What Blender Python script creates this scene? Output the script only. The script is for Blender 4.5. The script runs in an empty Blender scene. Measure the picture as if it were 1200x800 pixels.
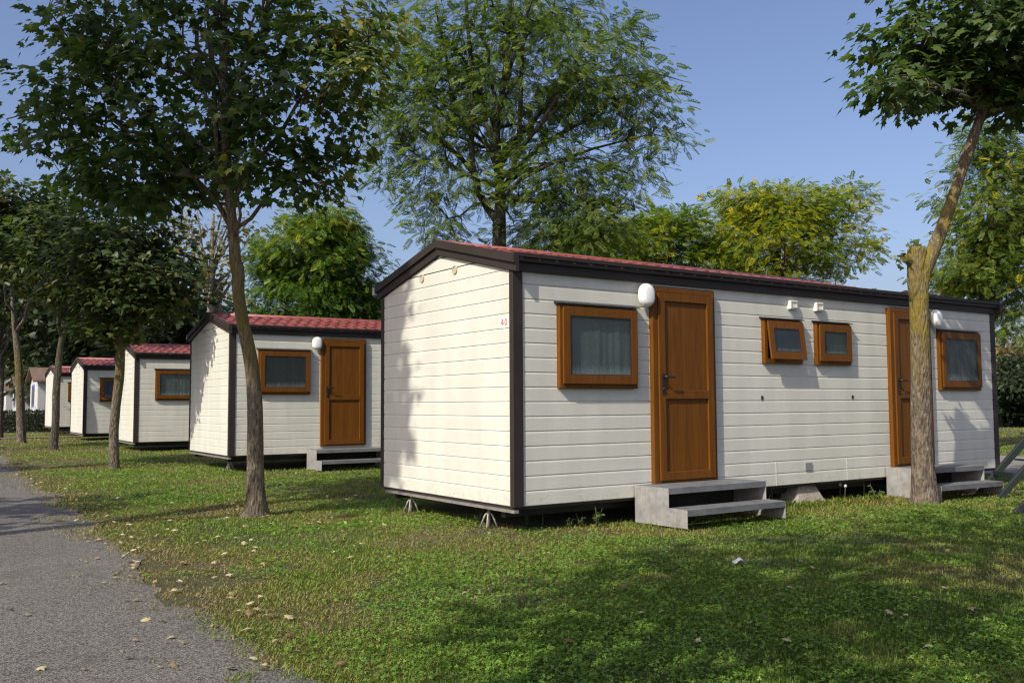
import bpy, math, random
import numpy as np
from mathutils import Vector, Matrix
R_ = math.radians
rng = np.random.default_rng(7)
random.seed(5)
scene = bpy.context.scene
COL = scene.collection
GZ = -0.24                      # ground level (siding bottom edge of the front home is z = 0)

# ------------------------------------------------------------------ camera
CF, CYAW, CPITCH, CROLL = 1088.96419, 0.974822341, 0.0664886903, -0.00572114318
CP = np.array([-4.74640913, -6.97580921, 0.931245165])
_f = np.array([math.cos(CYAW)*math.cos(CPITCH), math.sin(CYAW)*math.cos(CPITCH), math.sin(CPITCH)])
_r = np.array([math.sin(CYAW), -math.cos(CYAW), 0.0]); _u = np.cross(_r, _f)
_c, _s = math.cos(CROLL), math.sin(CROLL)
RM = np.array([_c*_r+_s*_u, -_s*_r+_c*_u, _f])

def at(u, v, d):
    """world point seen at photo pixel (u, v) at depth d"""
    return CP + (RM.T @ np.array([(u-600)/CF, -(v-400)/CF, 1.0]))*d
def on_ground(u, v, z=GZ):
    k = RM.T @ np.array([(u-600)/CF, -(v-400)/CF, 1.0])
    return CP + k*((z-CP[2])/k[2])
def depth_of(P):
    return float((RM @ (np.asarray(P, float)-CP))[2])

cam = bpy.data.objects.new('camera', bpy.data.cameras.new('camera')); COL.objects.link(cam)
cam.data.sensor_fit = 'HORIZONTAL'; cam.data.sensor_width = 36.0
cam.data.lens = CF/1200*36.0
cam.data.clip_start = 0.05; cam.data.clip_end = 2000
M = Matrix(((RM[0][0], RM[1][0], -RM[2][0], CP[0]), (RM[0][1], RM[1][1], -RM[2][1], CP[1]),
            (RM[0][2], RM[1][2], -RM[2][2], CP[2]), (0, 0, 0, 1)))
cam.matrix_world = M
scene.camera = cam

# ------------------------------------------------------------------ light
SUN_AZ, SUN_EL = R_(19.0), R_(40.0)           # direction the light travels in (from +X towards +Y), elevation
tdir = Vector((math.cos(SUN_AZ)*math.cos(SUN_EL), math.sin(SUN_AZ)*math.cos(SUN_EL), -math.sin(SUN_EL)))
sl = bpy.data.lights.new('sun', 'SUN'); sl.energy = 4.9; sl.angle = R_(0.5); sl.color = (1.0, 0.935, 0.79)
so = bpy.data.objects.new('sun', sl); COL.objects.link(so); so.location = (-20, -10, 30)
so.rotation_euler = tdir.to_track_quat('-Z', 'Y').to_euler()
w = bpy.data.worlds.new("World"); scene.world = w; w.use_nodes = True
nt = w.node_tree; nt.nodes.clear()
sky = nt.nodes.new('ShaderNodeTexSky'); sky.sky_type = 'NISHITA'; sky.sun_disc = False
sky.sun_elevation = SUN_EL
sky.sun_rotation = math.atan2(-tdir.x, -tdir.y)
sky.altitude = 150; sky.air_density = 1.0; sky.dust_density = 3.8; sky.ozone_density = 4.0
bg = nt.nodes.new('ShaderNodeBackground'); bg.inputs['Strength'].default_value = 0.15
wo = nt.nodes.new('ShaderNodeOutputWorld')
wb = nt.nodes.new('ShaderNodeMix'); wb.data_type = 'RGBA'; wb.blend_type = 'MULTIPLY'; wb.inputs[0].default_value = 1.0
wb.inputs[7].default_value = (1.11, 1.0, 1.03, 1)          # white balance of the photograph
nt.links.new(sky.outputs[0], wb.inputs[6]); nt.links.new(wb.outputs[2], bg.inputs[0]); nt.links.new(bg.outputs[0], wo.inputs[0])
vs = scene.view_settings
vs.view_transform = 'Standard'; vs.look = 'None'; vs.exposure = 0.10; vs.gamma = 1.0; vs.use_curve_mapping = False
scene.render.engine = 'CYCLES'
scene.cycles.max_bounces = 6; scene.cycles.transparent_max_bounces = 8
scene.cycles.use_denoising = True; scene.cycles.denoiser = 'OPENIMAGEDENOISE'; scene.cycles.denoising_input_passes = 'RGB_ALBEDO_NORMAL'; scene.cycles.denoising_prefilter = 'NONE'; scene.cycles.pixel_filter_type = 'BLACKMAN_HARRIS'; scene.cycles.filter_width = 1.25

# ------------------------------------------------------------------ materials
def mat(name):
    m = bpy.data.materials.new(name); m.use_nodes = True
    t = m.node_tree; b = t.nodes['Principled BSDF']
    return m, t, b
def N(t, kind, **kw):
    n = t.nodes.new(kind)
    for k, v in kw.items():
        if hasattr(n, k) and not (k in n.inputs.keys()): setattr(n, k, v)
        else: n.inputs[k].default_value = v
    return n
def L(t, a, b): t.links.new(a, b)
def coords(t, scale=(1, 1, 1)):
    c = t.nodes.new('ShaderNodeTexCoord'); mp = t.nodes.new('ShaderNodeMapping')
    mp.inputs['Scale'].default_value = scale
    L(t, c.outputs['Object'], mp.inputs[0]); return mp.outputs[0]
def ramp(t, fac, stops):
    r = t.nodes.new('ShaderNodeValToRGB'); e = r.color_ramp.elements
    while len(e) < len(stops): e.new(0.5)
    for i, (p, c) in enumerate(stops):
        e[i].position = p; e[i].color = (*c, 1)
    L(t, fac, r.inputs[0]); return r.outputs[0]
def noise(t, vec, scale, detail=4, rough=0.55):
    n = N(t, 'ShaderNodeTexNoise'); n.inputs['Scale'].default_value = scale
    n.inputs['Detail'].default_value = detail; n.inputs['Roughness'].default_value = rough
    L(t, vec, n.inputs['Vector']); return n.outputs[0]
def bump(t, b, h, strength, dist=0.01):
    n = t.nodes.new('ShaderNodeBump'); n.inputs['Strength'].default_value = strength
    n.inputs['Distance'].default_value = dist
    L(t, h, n.inputs['Height']); L(t, n.outputs[0], b.inputs['Normal'])
def mixc(t, fac, a, b):
    m = t.nodes.new('ShaderNodeMix'); m.data_type = 'RGBA'
    for s, v in ((6, a), (7, b)):
        if isinstance(v, tuple): m.inputs[s].default_value = (*v, 1)
        else: L(t, v, m.inputs[s])
    if isinstance(fac, float): m.inputs[0].default_value = fac
    else: L(t, fac, m.inputs[0])
    return m.outputs[2]
def math_(t, op, a, b=None):
    m = t.nodes.new('ShaderNodeMath'); m.operation = op
    for i, v in enumerate((a, b)):
        if v is None: continue
        if isinstance(v, (int, float)): m.inputs[i].default_value = v
        else: L(t, v, m.inputs[i])
    return m.outputs[0]

def simple(name, col, rough=0.5, var=0.12, vscale=6.0, metal=0.0, bmp=0.0, bscale=60):
    m, t, b = mat(name)
    v = coords(t)
    n = noise(t, v, vscale, 5)
    lo = tuple(c*(1-var) for c in col); hi = tuple(min(1, c*(1+var)) for c in col)
    L(t, ramp(t, n, [(0.3, lo), (0.7, hi)]), b.inputs['Base Color'])
    b.inputs['Roughness'].default_value = rough; b.inputs['Metallic'].default_value = metal
    if bmp: bump(t, b, noise(t, v, bscale, 4), bmp)
    return m

def siding_mat(name, base):
    m, t, b = mat(name)
    v = coords(t)
    streak = noise(t, coords(t, (1.2, 1.2, 0.25)), 3.0, 6)
    lo = tuple(c*0.90 for c in base); hi = tuple(c*1.03 for c in base)
    c1 = ramp(t, streak, [(0.3, lo), (0.65, hi)])
    dirt = noise(t, coords(t, (2.5, 2.5, 0.5)), 2.0, 8, 0.7)
    f = ramp(t, dirt, [(0.58, (0, 0, 0)), (0.85, (1, 1, 1))])
    col = mixc(t, math_(t, 'MULTIPLY', f, 0.22), c1, (0.36, 0.34, 0.30))
    sz = t.nodes.new('ShaderNodeSeparateXYZ'); L(t, t.nodes.new('ShaderNodeTexCoord').outputs['Object'], sz.inputs[0])
    spl = math_(t, 'SUBTRACT', noise(t, coords(t, (1, 1, 1)), 11, 8, 0.75), math_(t, 'MULTIPLY', sz.outputs[2], 0.55))   # splashed mud specks
    col = mixc(t, ramp(t, spl, [(0.50, (0, 0, 0)), (0.66, (.45, .45, .45))]), col, (0.30, 0.26, 0.19))
    L(t, col, b.inputs['Base Color'])
    b.inputs['Roughness'].default_value = 0.48
    grain = noise(t, coords(t, (3.0, 3.0, 40)), 4.0, 7, 0.65)     # long horizontal wood grain
    saw = noise(t, coords(t, (90, 90, 6)), 2.0, 3)                # vertical saw marks
    knots = noise(t, coords(t, (1, 1, 2.2)), 9.0, 3)
    mask = ramp(t, knots, [(0.52, (0, 0, 0)), (0.62, (1, 1, 1))])
    h = math_(t, 'ADD', math_(t, 'MULTIPLY', grain, mask), math_(t, 'MULTIPLY', saw, 0.4))
    bump(t, b, h, 0.30, 0.0022)
    return m

def wood_mat(name, dark, light):
    m, t, b = mat(name)
    n = noise(t, coords(t, (55, 55, 1.6)), 1.6, 7, 0.7)
    n2 = noise(t, coords(t, (8, 8, 0.6)), 2.0, 3)
    f = math_(t, 'ADD', math_(t, 'MULTIPLY', n, 0.7), math_(t, 'MULTIPLY', n2, 0.3))
    L(t, ramp(t, f, [(0.32, dark), (0.66, light)]), b.inputs['Base Color'])
    b.inputs['Roughness'].default_value = 0.5; b.inputs['Specular IOR Level'].default_value = 0.22
    bump(t, b, n, 0.15, 0.002)
    return m

def bark_mat(name, dark, light, moss, moss_lo, moss_hi, moss_amt=0.75, f1=4.3, f0=3.2):
    m, t, b = mat(name)
    n = noise(t, coords(t, (16, 16, 4.5)), 2.2, 8, 0.72)
    vo = N(t, 'ShaderNodeTexVoronoi'); vo.inputs['Scale'].default_value = 3.0
    L(t, coords(t, (14, 14, 4)), vo.inputs['Vector'])
    c = ramp(t, n, [(0.28, dark), (0.5, tuple((a+d)/2 for a, d in zip(dark, light))), (0.72, light)])
    lich = noise(t, coords(t, (1, 1, 0.6)), 14, 5)
    pl = N(t, 'ShaderNodeTexVoronoi'); pl.inputs['Scale'].default_value = 2.6; pl.distance = 'CHEBYCHEV'
    L(t, coords(t, (15, 15, 5.5)), pl.inputs['Vector'])
    sp = t.nodes.new('ShaderNodeSeparateColor'); L(t, pl.outputs['Color'], sp.inputs[0])
    c = mixc(t, math_(t, 'MULTIPLY', ramp(t, sp.outputs[0], [(0.45, (0, 0, 0)), (0.8, (1, 1, 1))]), 0.45), c, tuple(x*1.35 for x in light))
    c = mixc(t, math_(t, 'MULTIPLY', ramp(t, sp.outputs[1], [(0.55, (0, 0, 0)), (0.8, (1, 1, 1))]), 0.55), c, dark)
    c = mixc(t, ramp(t, lich, [(0.60, (0, 0, 0)), (0.70, (.55, .55, .55))]), c, (0.33, 0.32, 0.27))
    sx = t.nodes.new('ShaderNodeSeparateXYZ'); L(t, t.nodes.new('ShaderNodeTexCoord').outputs['Object'], sx.inputs[0])
    mr = t.nodes.new('ShaderNodeMapRange'); mr.interpolation_type = 'SMOOTHSTEP'
    mr.inputs[1].default_value = moss_lo; mr.inputs[2].default_value = moss_hi
    L(t, sx.outputs[2], mr.inputs[0])
    mr2 = t.nodes.new('ShaderNodeMapRange'); mr2.inputs[1].default_value = f1; mr2.inputs[2].default_value = f0
    L(t, sx.outputs[2], mr2.inputs[0])
    patch = ramp(t, noise(t, coords(t, (1, 1, 0.5)), 5.5, 7, 0.68), [(0.36, (0, 0, 0)), (0.54, (1, 1, 1))])
    patch = math_(t, 'MULTIPLY', patch, mr2.outputs[0])
    f = math_(t, 'MULTIPLY', math_(t, 'MULTIPLY', patch, mr.outputs[0]), moss_amt)
    L(t, mixc(t, f, c, moss), b.inputs['Base Color'])
    b.inputs['Roughness'].default_value = 0.9
    h = math_(t, 'ADD', n, math_(t, 'MULTIPLY', vo.outputs[0], 0.7))
    bump(t, b, h, 1.0, 0.035)
    return m

def leaf_mat(name, stops, trans=0.35, tcol_gain=(1.5, 1.6, 0.7), rough=0.45):
    """stops: colour ramp over the per-leaf random number"""
    m, t, b = mat(name)
    a = t.nodes.new('ShaderNodeAttribute'); a.attribute_name = 'tint'
    c = ramp(t, a.outputs['Fac'], stops)
    L(t, c, b.inputs['Base Color']); b.inputs['Roughness'].default_value = rough
    b.inputs['Specular IOR Level'].default_value = 0.35
    tr = t.nodes.new('ShaderNodeBsdfTranslucent')
    mm = t.nodes.new('ShaderNodeMix'); mm.data_type = 'RGBA'; mm.blend_type = 'MULTIPLY'
    mm.inputs[0].default_value = 1.0; L(t, c, mm.inputs[6]); mm.inputs[7].default_value = (*tcol_gain, 1)
    L(t, mm.outputs[2], tr.inputs[0])
    mx = t.nodes.new('ShaderNodeMixShader'); mx.inputs[0].default_value = trans
    L(t, b.outputs[0], mx.inputs[1]); L(t, tr.outputs[0], mx.inputs[2])
    L(t, mx.outputs[0], t.nodes['Material Output'].inputs[0])
    return m

MT = {}
MT['siding'] = siding_mat('cream_siding', (0.60, 0.598, 0.53))
MT['trim'] = simple('dark_brown_trim', (0.024, 0.016, 0.013), 0.62, 0.2, 5, bmp=0.05)
MT['wood'] = wood_mat('brown_wood_door', (0.076, 0.026, 0.002), (0.168, 0.062, 0.006))
MT['seal'] = simple('black_rubber', (0.012, 0.012, 0.012), 0.6)
MT['black'] = simple('black_metal', (0.014, 0.013, 0.013), 0.45)
MT['white'] = simple('white_plastic', (0.74, 0.74, 0.72), 0.35, 0.04)
MT['opal'] = simple('opal_lamp_glass', (0.80, 0.80, 0.80), 0.15, 0.04)
MT['chassis'] = simple('dark_chassis_steel', (0.022, 0.019, 0.017), 0.7, 0.4, 8)
MT['strip'] = simple('grey_steel_strip', (0.20, 0.18, 0.165), 0.55, 0.25, 12)
MT['pale_clip'] = simple('pale_grey_plastic', (0.50, 0.51, 0.52), 0.5)
MT['vent'] = simple('beige_vent', (0.45, 0.41, 0.31), 0.6)
MT['meter'] = simple('grey_cover', (0.22, 0.23, 0.24), 0.5)
MT['red'] = simple('faded_red_print', (0.50, 0.07, 0.10), 0.5, 0.25, 40)
MT['plate'] = simple('pale_number_sticker', (0.74, 0.66, 0.63), 0.5, 0.03)
MT['hole'] = simple('dark_hole', (0.02, 0.02, 0.02), 0.8)

def roof_mat():
    m, t, b = mat('red_tile_sheet')
    n = noise(t, coords(t), 3.0, 6); sp = noise(t, coords(t), 45, 3)
    c = ramp(t, n, [(0.3, (0.17, 0.042, 0.036)), (0.7, (0.28, 0.078, 0.064))])
    c = mixc(t, ramp(t, sp, [(0.62, (0, 0, 0)), (0.75, (.35, .35, .35))]), c, (0.11, 0.045, 0.04))
    L(t, c, b.inputs['Base Color']); b.inputs['Roughness'].default_value = 0.42
    return m
MT['roof'] = roof_mat()

def steel_mat():
    m, t, b = mat('galvanised_steel')
    n = noise(t, coords(t), 7, 7, 0.65)
    vo = N(t, 'ShaderNodeTexVoronoi'); vo.inputs['Scale'].default_value = 22; L(t, coords(t), vo.inputs['Vector'])
    f = math_(t, 'ADD', math_(t, 'MULTIPLY', n, 0.75), math_(t, 'MULTIPLY', vo.outputs['Color'], 0.25))
    c = ramp(t, f, [(0.3, (0.23, 0.23, 0.235)), (0.7, (0.39, 0.39, 0.39))])
    streak = noise(t, coords(t, (7, 7, 0.9)), 3.2, 7, 0.7)
    c = mixc(t, ramp(t, streak, [(0.51, (0, 0, 0)), (0.66, (.75, .75, .75))]), c, (0.30, 0.22, 0.13))
    L(t, c, b.inputs['Base Color']); b.inputs['Roughness'].default_value = 0.5; b.inputs['Metallic'].default_value = 0.25
    bump(t, b, n, 0.1, 0.004)
    return m
MT['steel'] = steel_mat()

def glass_mat(name, opacity, tint):
    m, t, b = mat(name)
    b.inputs['Base Color'].default_value = (*tint, 1); b.inputs['Roughness'].default_value = 0.06
    b.inputs['Specular IOR Level'].default_value = 0.6
    tr = t.nodes.new('ShaderNodeBsdfTransparent'); tr.inputs[0].default_value = (0.85, 0.9, 0.9, 1)
    mx = t.nodes.new('ShaderNodeMixShader')
    n = noise(t, coords(t, (1, 1, 0.4)), 5, 5)
    f = math_(t, 'ADD', math_(t, 'MULTIPLY', n, 0.25), opacity-0.12)
    gsep = t.nodes.new('ShaderNodeSeparateXYZ'); L(t, t.nodes.new('ShaderNodeTexCoord').outputs['Generated'], gsep.inputs[0])
    stk = noise(t, coords(t, (60, 1, 2.0)), 1.0, 5, 0.7)          # dried drip streaks along the lower edge
    edge = math_(t, 'SUBTRACT', math_(t, 'MULTIPLY', stk, 0.42), gsep.outputs[2])
    L(t, mixc(t, ramp(t, edge, [(0.03, (0, 0, 0)), (0.25, (.6, .6, .6))]), tint, (0.36, 0.40, 0.42)), b.inputs['Base Color'])
    L(t, f, mx.inputs[0])
    L(t, tr.outputs[0], mx.inputs[1]); L(t, b.outputs[0], mx.inputs[2])
    L(t, mx.outputs[0], t.nodes['Material Output'].inputs[0])
    return m
MT['glass'] = glass_mat('dusty_window_glass', 0.38, (0.05, 0.06, 0.062))
def curtain_mat(name, base, stretch=(26, 26, 1.0), klo=0.55, khi=1.25):
    m, t, b = mat(name)
    n = noise(t, coords(t, stretch), 1.5, 5)
    L(t, ramp(t, n, [(0.3, tuple(c*klo for c in base)), (0.7, tuple(min(1, c*khi) for c in base))]), b.inputs['Base Color'])
    b.inputs['Roughness'].default_value = 0.85
    return m
MT['curtain'] = curtain_mat('grey_net_curtain', (0.50, 0.53, 0.53), (9, 9, 0.8), 0.8, 1.1)
MT['blind'] = curtain_mat('dark_brown_blind', (0.045, 0.035, 0.032), (1, 1, 40))
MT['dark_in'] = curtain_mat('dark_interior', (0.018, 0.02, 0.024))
MT['slat_blind'] = curtain_mat('pale_slatted_blind', (0.26, 0.27, 0.27), (1, 1, 60))

MT['bark_near'] = bark_mat('mossy_maple_bark', (0.055, 0.043, 0.031), (0.225, 0.18, 0.13), (0.22, 0.165, 0.006), 1.1, 2.2, .75)
MT['bark_left'] = bark_mat('maple_bark', (0.042, 0.034, 0.025), (0.19, 0.155, 0.112), (0.105, 0.088, 0.010), 1.1, 1.9, 0.8, 3.3, 2.6)
MT['bark_dark'] = bark_mat('dark_bark', (0.030, 0.026, 0.020), (0.10, 0.085, 0.065), (0.05, 0.055, 0.02), 0.5, 3.0, 0.4)
MT['bark_pale'] = bark_mat('pale_bark', (0.14, 0.125, 0.10), (0.30, 0.275, 0.22), (0.12, 0.12, 0.05), 0.5, 3.0, 0.3)
MT['leaf_maple'] = leaf_mat('maple_leaves', [(0.0, (0.034, 0.066, 0.018)), (0.55, (0.066, 0.112, 0.030)), (0.82, (0.10, 0.15, 0.036)), (0.93, (0.16, 0.185, 0.03)), (1.0, (0.25, 0.24, 0.055))], 0.45)
MT['leaf_autumn'] = leaf_mat('turning_maple_leaves', [(0.0, (0.030, 0.054, 0.015)), (0.5, (0.058, 0.090, 0.024)), (0.75, (0.10, 0.125, 0.034)), (0.9, (0.17, 0.14, 0.05)), (1.0, (0.23, 0.13, 0.05))], 0.4)
MT['leaf_locust'] = leaf_mat('locust_leaves', [(0.0, (0.075, 0.125, 0.026)), (0.6, (0.14, 0.20, 0.040)), (0.88, (0.23, 0.27, 0.045)), (1.0, (0.38, 0.34, 0.03))], 0.48)
MT['leaf_yellow'] = leaf_mat('yellowing_locust_leaves', [(0.0, (0.10, 0.165, 0.022)), (0.45, (0.20, 0.25, 0.026)), (0.75, (0.34, 0.33, 0.022)), (1.0, (0.52, 0.42, 0.018))], 0.5)
MT['leaf_dense'] = leaf_mat('dense_green_leaves', [(0.0, (0.040, 0.095, 0.014)), (0.6, (0.098, 0.180, 0.024)), (0.88, (0.20, 0.25, 0.026)), (1.0, (0.28, 0.25, 0.025))], 0.35)
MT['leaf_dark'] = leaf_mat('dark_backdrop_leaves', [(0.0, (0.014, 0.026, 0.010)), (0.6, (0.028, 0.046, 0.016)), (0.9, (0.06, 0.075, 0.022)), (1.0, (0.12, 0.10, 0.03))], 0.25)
MT['leaf_pale'] = leaf_mat('pale_fading_leaves', [(0.0, (0.13, 0.125, 0.06)), (0.6, (0.20, 0.185, 0.08)), (1.0, (0.28, 0.24, 0.11))], 0.35)
MT['leaf_russet'] = leaf_mat('russet_leaves', [(0.0, (0.10, 0.055, 0.022)), (0.6, (0.19, 0.095, 0.04)), (1.0, (0.22, 0.17, 0.05))], 0.3)

# ------------------------------------------------------------------ object helpers
class MB:
    def __init__(s): s.v = []; s.f = []; s.sm = []
    def add(s, vs, fs, smooth=False):
        o = len(s.v); s.v += [tuple(map(float, p)) for p in vs]
        s.f += [tuple(i+o for i in f) for f in fs]; s.sm += [smooth]*len(fs); return s
    def box(s, a, b):
        x0, y0, z0 = [min(p, q) for p, q in zip(a, b)]; x1, y1, z1 = [max(p, q) for p, q in zip(a, b)]
        return s.add([(x0,y0,z0),(x1,y0,z0),(x1,y1,z0),(x0,y1,z0),(x0,y0,z1),(x1,y0,z1),(x1,y1,z1),(x0,y1,z1)],
                     [(0,3,2,1),(4,5,6,7),(0,1,5,4),(1,2,6,5),(2,3,7,6),(3,0,4,7)])
    def hexa(s, p):      # 8 points, bottom ring then top ring
        return s.add(p, [(0,3,2,1),(4,5,6,7),(0,1,5,4),(1,2,6,5),(2,3,7,6),(3,0,4,7)])
    def bar(s, a, b, wd, th, up=(0, 0, 1)):
        a = np.array(a, float); b = np.array(b, float); d = b-a; d /= np.linalg.norm(d)
        up = np.array(up, float); x = np.cross(d, up)
        if np.linalg.norm(x) < 1e-6: x = np.cross(d, (1, 0, 0))
        x /= np.linalg.norm(x); y = np.cross(x, d)
        q = [a+x*i*wd/2+y*j*th/2 for i, j in ((-1,-1),(1,-1),(1,1),(-1,1))]
        return s.hexa(q+[p+(b-a) for p in q])
    def prism(s, poly, axis, lo, hi):     # poly of (a, b) in the plane across the axis
        n = len(poly)
        def P(a, b, c): return {'x': (c, a, b), 'y': (a, c, b), 'z': (a, b, c)}[axis]
        vs = [P(a, b, lo) for a, b in poly]+[P(a, b, hi) for a, b in poly]
        return s.add(vs, [tuple(range(n))[::-1], tuple(range(n, 2*n))]+[(i, (i+1) % n, n+(i+1) % n, n+i) for i in range(n)])
    def tube(s, pts, rad, n=8, rough=0.0, seed=0):
        pts = [np.array(p, float) for p in pts]; rr = random.Random(seed); vs = []
        ref = np.array((0.31, 0.95, 0.05)); k = len(pts)
        ph = [rr.uniform(0, 6.28) for _ in range(4)]
        for i, p in enumerate(pts):
            d = pts[min(i+1, k-1)]-pts[max(i-1, 0)]; d /= (np.linalg.norm(d)+1e-9)
            x = np.cross(d, ref); x /= (np.linalg.norm(x)+1e-9); y = np.cross(d, x)
            for j in range(n):
                a = 2*math.pi*j/n
                r = rad[i]*(1+rough*(0.5*math.sin(2*a+ph[0]+i*.35)+0.4*math.sin(3*a+ph[1]-i*.5)+0.5*rr.uniform(-1, 1)))
                vs.append(p+r*(math.cos(a)*x+math.sin(a)*y))
        fs = [(i*n+j, i*n+(j+1) % n, (i+1)*n+(j+1) % n, (i+1)*n+j) for i in range(k-1) for j in range(n)]
        fs += [tuple(range(n))[::-1], tuple(range((k-1)*n, k*n))]
        return s.add(vs, fs, True)
    def build(s, name, material, parent=None, bevel=0.0, loc=None):
        me = bpy.data.meshes.new(name); me.from_pydata(s.v, [], s.f); me.validate()
        if len(me.polygons) == len(s.sm): me.polygons.foreach_set('use_smooth', s.sm)
        me.materials.append(material); me.update()
        o = bpy.data.objects.new(name, me); COL.objects.link(o)
        if parent is not None: o.parent = parent
        if loc is not None: o.location = loc
        if bevel:
            b = o.modifiers.new('bevel', 'BEVEL'); b.width = bevel; b.segments = 2; b.limit_method = 'ANGLE'; b.angle_limit = R_(40)
        return o

def tag(o, label=None, cat=None, group=None, kind=None):
    if label: o['label'] = label
    if cat: o['category'] = cat
    if group: o['group'] = group
    if kind: o['kind'] = kind
    return o
def empty(name, loc, rz=0.0):
    o = bpy.data.objects.new(name, None); COL.objects.link(o); o.location = loc; o.rotation_euler = (0, 0, rz)
    o.empty_display_size = 0.2; return o
def copy_tree(o, parent=None):
    c = o.copy(); COL.objects.link(c)
    if parent is not None: c.parent = parent
    for ch in list(o.children): copy_tree(ch, c)
    return c

def vnoise(x, y, scale, seed, octaves=3):
    out = np.zeros_like(x, dtype=float); amp, tot = 1.0, 0.0
    for o in range(octaves):
        g = np.random.default_rng(seed+o*17).random((256, 256))
        u = x*scale*(2**o)+31.7*o; v = y*scale*(2**o)+11.3*o
        iu = np.floor(u).astype(int); iv = np.floor(v).astype(int); fu = u-iu; fv = v-iv
        fu = fu*fu*(3-2*fu); fv = fv*fv*(3-2*fv)
        a = g[iu % 256, iv % 256]; b = g[(iu+1) % 256, iv % 256]; c = g[iu % 256, (iv+1) % 256]; d = g[(iu+1) % 256, (iv+1) % 256]
        out += amp*((a*(1-fu)+b*fu)*(1-fv)+(c*(1-fu)+d*fu)*fv); tot += amp; amp *= 0.5
    return out/tot

def scatter_mesh(name, tv, tf, pos, tdir_, nrm, scale, tint, material, parent=None, loc=None):
    """one mesh of many copies of a small template (x across, y along, z up) - leaves, blades"""
    tv = np.array(tv, float); nv = len(tv); n = len(pos)
    t_ = tdir_/np.linalg.norm(tdir_, axis=1, keepdims=True)
    b_ = np.cross(t_, nrm); b_ /= (np.linalg.norm(b_, axis=1, keepdims=True)+1e-9)
    n_ = np.cross(b_, t_)
    sc = scale if scale.ndim == 2 else np.stack([scale]*3, 1)
    V = pos[:, None, :] + (tv[None, :, 0:1]*sc[:, None, 0:1])*b_[:, None, :] + (tv[None, :, 1:2]*sc[:, None, 1:2])*t_[:, None, :] + (tv[None, :, 2:3]*sc[:, None, 2:3])*n_[:, None, :]
    sizes = np.array([len(f) for f in tf]); flat = np.concatenate([np.array(f) for f in tf])
    loops = (flat[None, :] + (np.arange(n)*nv)[:, None]).ravel().astype(np.int32)
    lt = np.tile(sizes, n).astype(np.int32); ls = np.concatenate([[0], np.cumsum(lt)[:-1]]).astype(np.int32)
    me = bpy.data.meshes.new(name)
    me.vertices.add(n*nv); me.vertices.foreach_set('co', V.reshape(-1).astype(np.float32))
    me.loops.add(len(loops)); me.loops.foreach_set('vertex_index', loops)
    me.polygons.add(len(lt)); me.polygons.foreach_set('loop_start', ls); me.polygons.foreach_set('loop_total', lt)
    a = me.attributes.new('tint', 'FLOAT', 'FACE'); a.data.foreach_set('value', np.repeat(tint, len(tf)).astype(np.float32))
    me.materials.append(material); me.update(calc_edges=True)
    o = bpy.data.objects.new(name, me); COL.objects.link(o)
    if parent is not None: o.parent = parent
    if loc is not None: o.location = loc
    return o

# leaf templates --------------------------------------------------------------
def maple_template():
    half = [(0.06, 0.02), (0.30, -0.08), (0.26, 0.12), (0.56, 0.24), (0.38, 0.40), (0.42, 0.60), (0.20, 0.52), (0.0, 1.0)]
    pts = [(0, 0)] + half[:-1] + [(0, 1.0)] + [(-x, y) for x, y in half[:-1]][::-1]
    c = (0, 0.34)
    v = [(c[0], c[1], 0.04)] + [(x, y, -0.10*abs(x)*1.4-0.16*max(0, y-.35)**1.5) for x, y in pts]
    n = len(pts)
    return v, [(0, 1+i, 1+(i+1) % n) for i in range(n)]
MAPLE = maple_template()
def maple_small():
    pts = [(0, 0), (0.42, 0.02), (0.52, 0.34), (0.24, 0.46), (0, 1.0), (-0.24, 0.46), (-0.52, 0.34), (-0.42, 0.02)]
    v = [(0, 0.36, 0.03)]+[(x, y, -0.12*abs(x)-0.12*max(0, y-.4)) for x, y in pts]
    return v, [(0, 1+i, 1+(i+1) % 8) for i in range(8)]
MAPLE_S = maple_small()
def pinnate(pairs=6, wid=0.085, ln=0.26):
    v, f = [], []
    def leaflet(x0, y0, dx, dy, z0):
        l = math.hypot(dx, dy); nx, ny = -dy/l*wid/2, dx/l*wid/2; o = len(v)
        v.extend([(x0, y0, z0), (x0+dx*.45+nx, y0+dy*.45+ny, z0-.01), (x0+dx, y0+dy, z0-.05), (x0+dx*.45-nx, y0+dy*.45-ny, z0-.01)])
        f.append((o, o+1, o+2, o+3))
    for i in range(pairs):
        y = 0.12+0.76*i/(pairs-1); z = -0.30*y*y
        k = 1.0-0.35*abs(y-.45)
        for sgn in (-1, 1): leaflet(0, y, sgn*ln*k, ln*0.35, z)
    leaflet(0, 0.88, 0, ln, -0.26)
    o = len(v); v.extend([(-.008, 0, 0), (.008, 0, 0), (.006, .9, -.25), (-.006, .9, -.25)]); f.append((o, o+1, o+2, o+3))
    return v, f
PINNATE = pinnate(7, 0.125, 0.27)
PINNATE_W = pinnate(6, 0.155, 0.30)
OVAL = ([(0, 0, 0), (.30, .35, -.03), (.22, .72, -.05), (0, 1, -.14), (-.22, .72, -.05), (-.30, .35, -.03)], [(0, 1, 2, 3), (0, 3, 4, 5)])

def unit(a): return a/(np.linalg.norm(a, axis=-1, keepdims=True)+1e-9)

def crown_points(lobes, n, shell=0.55, g=None):
    """cluster centres in a set of ellipsoid lobes ((cx,cy,cz),(rx,ry,rz),weight)"""
    wts = np.array([l[2] for l in lobes], float); wts /= wts.sum()
    idx = g.choice(len(lobes), n, p=wts)
    d = unit(g.normal(size=(n, 3))); r = (shell**3 + (1-shell**3)*g.random(n))**(1/3)
    r = np.where(g.random(n) < 0.30, g.random(n)**0.5*0.8, r)
    C = np.array([l[0] for l in lobes], float)[idx]; S = np.array([l[1] for l in lobes], float)[idx]
    return C + d*r[:, None]*S, C

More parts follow.
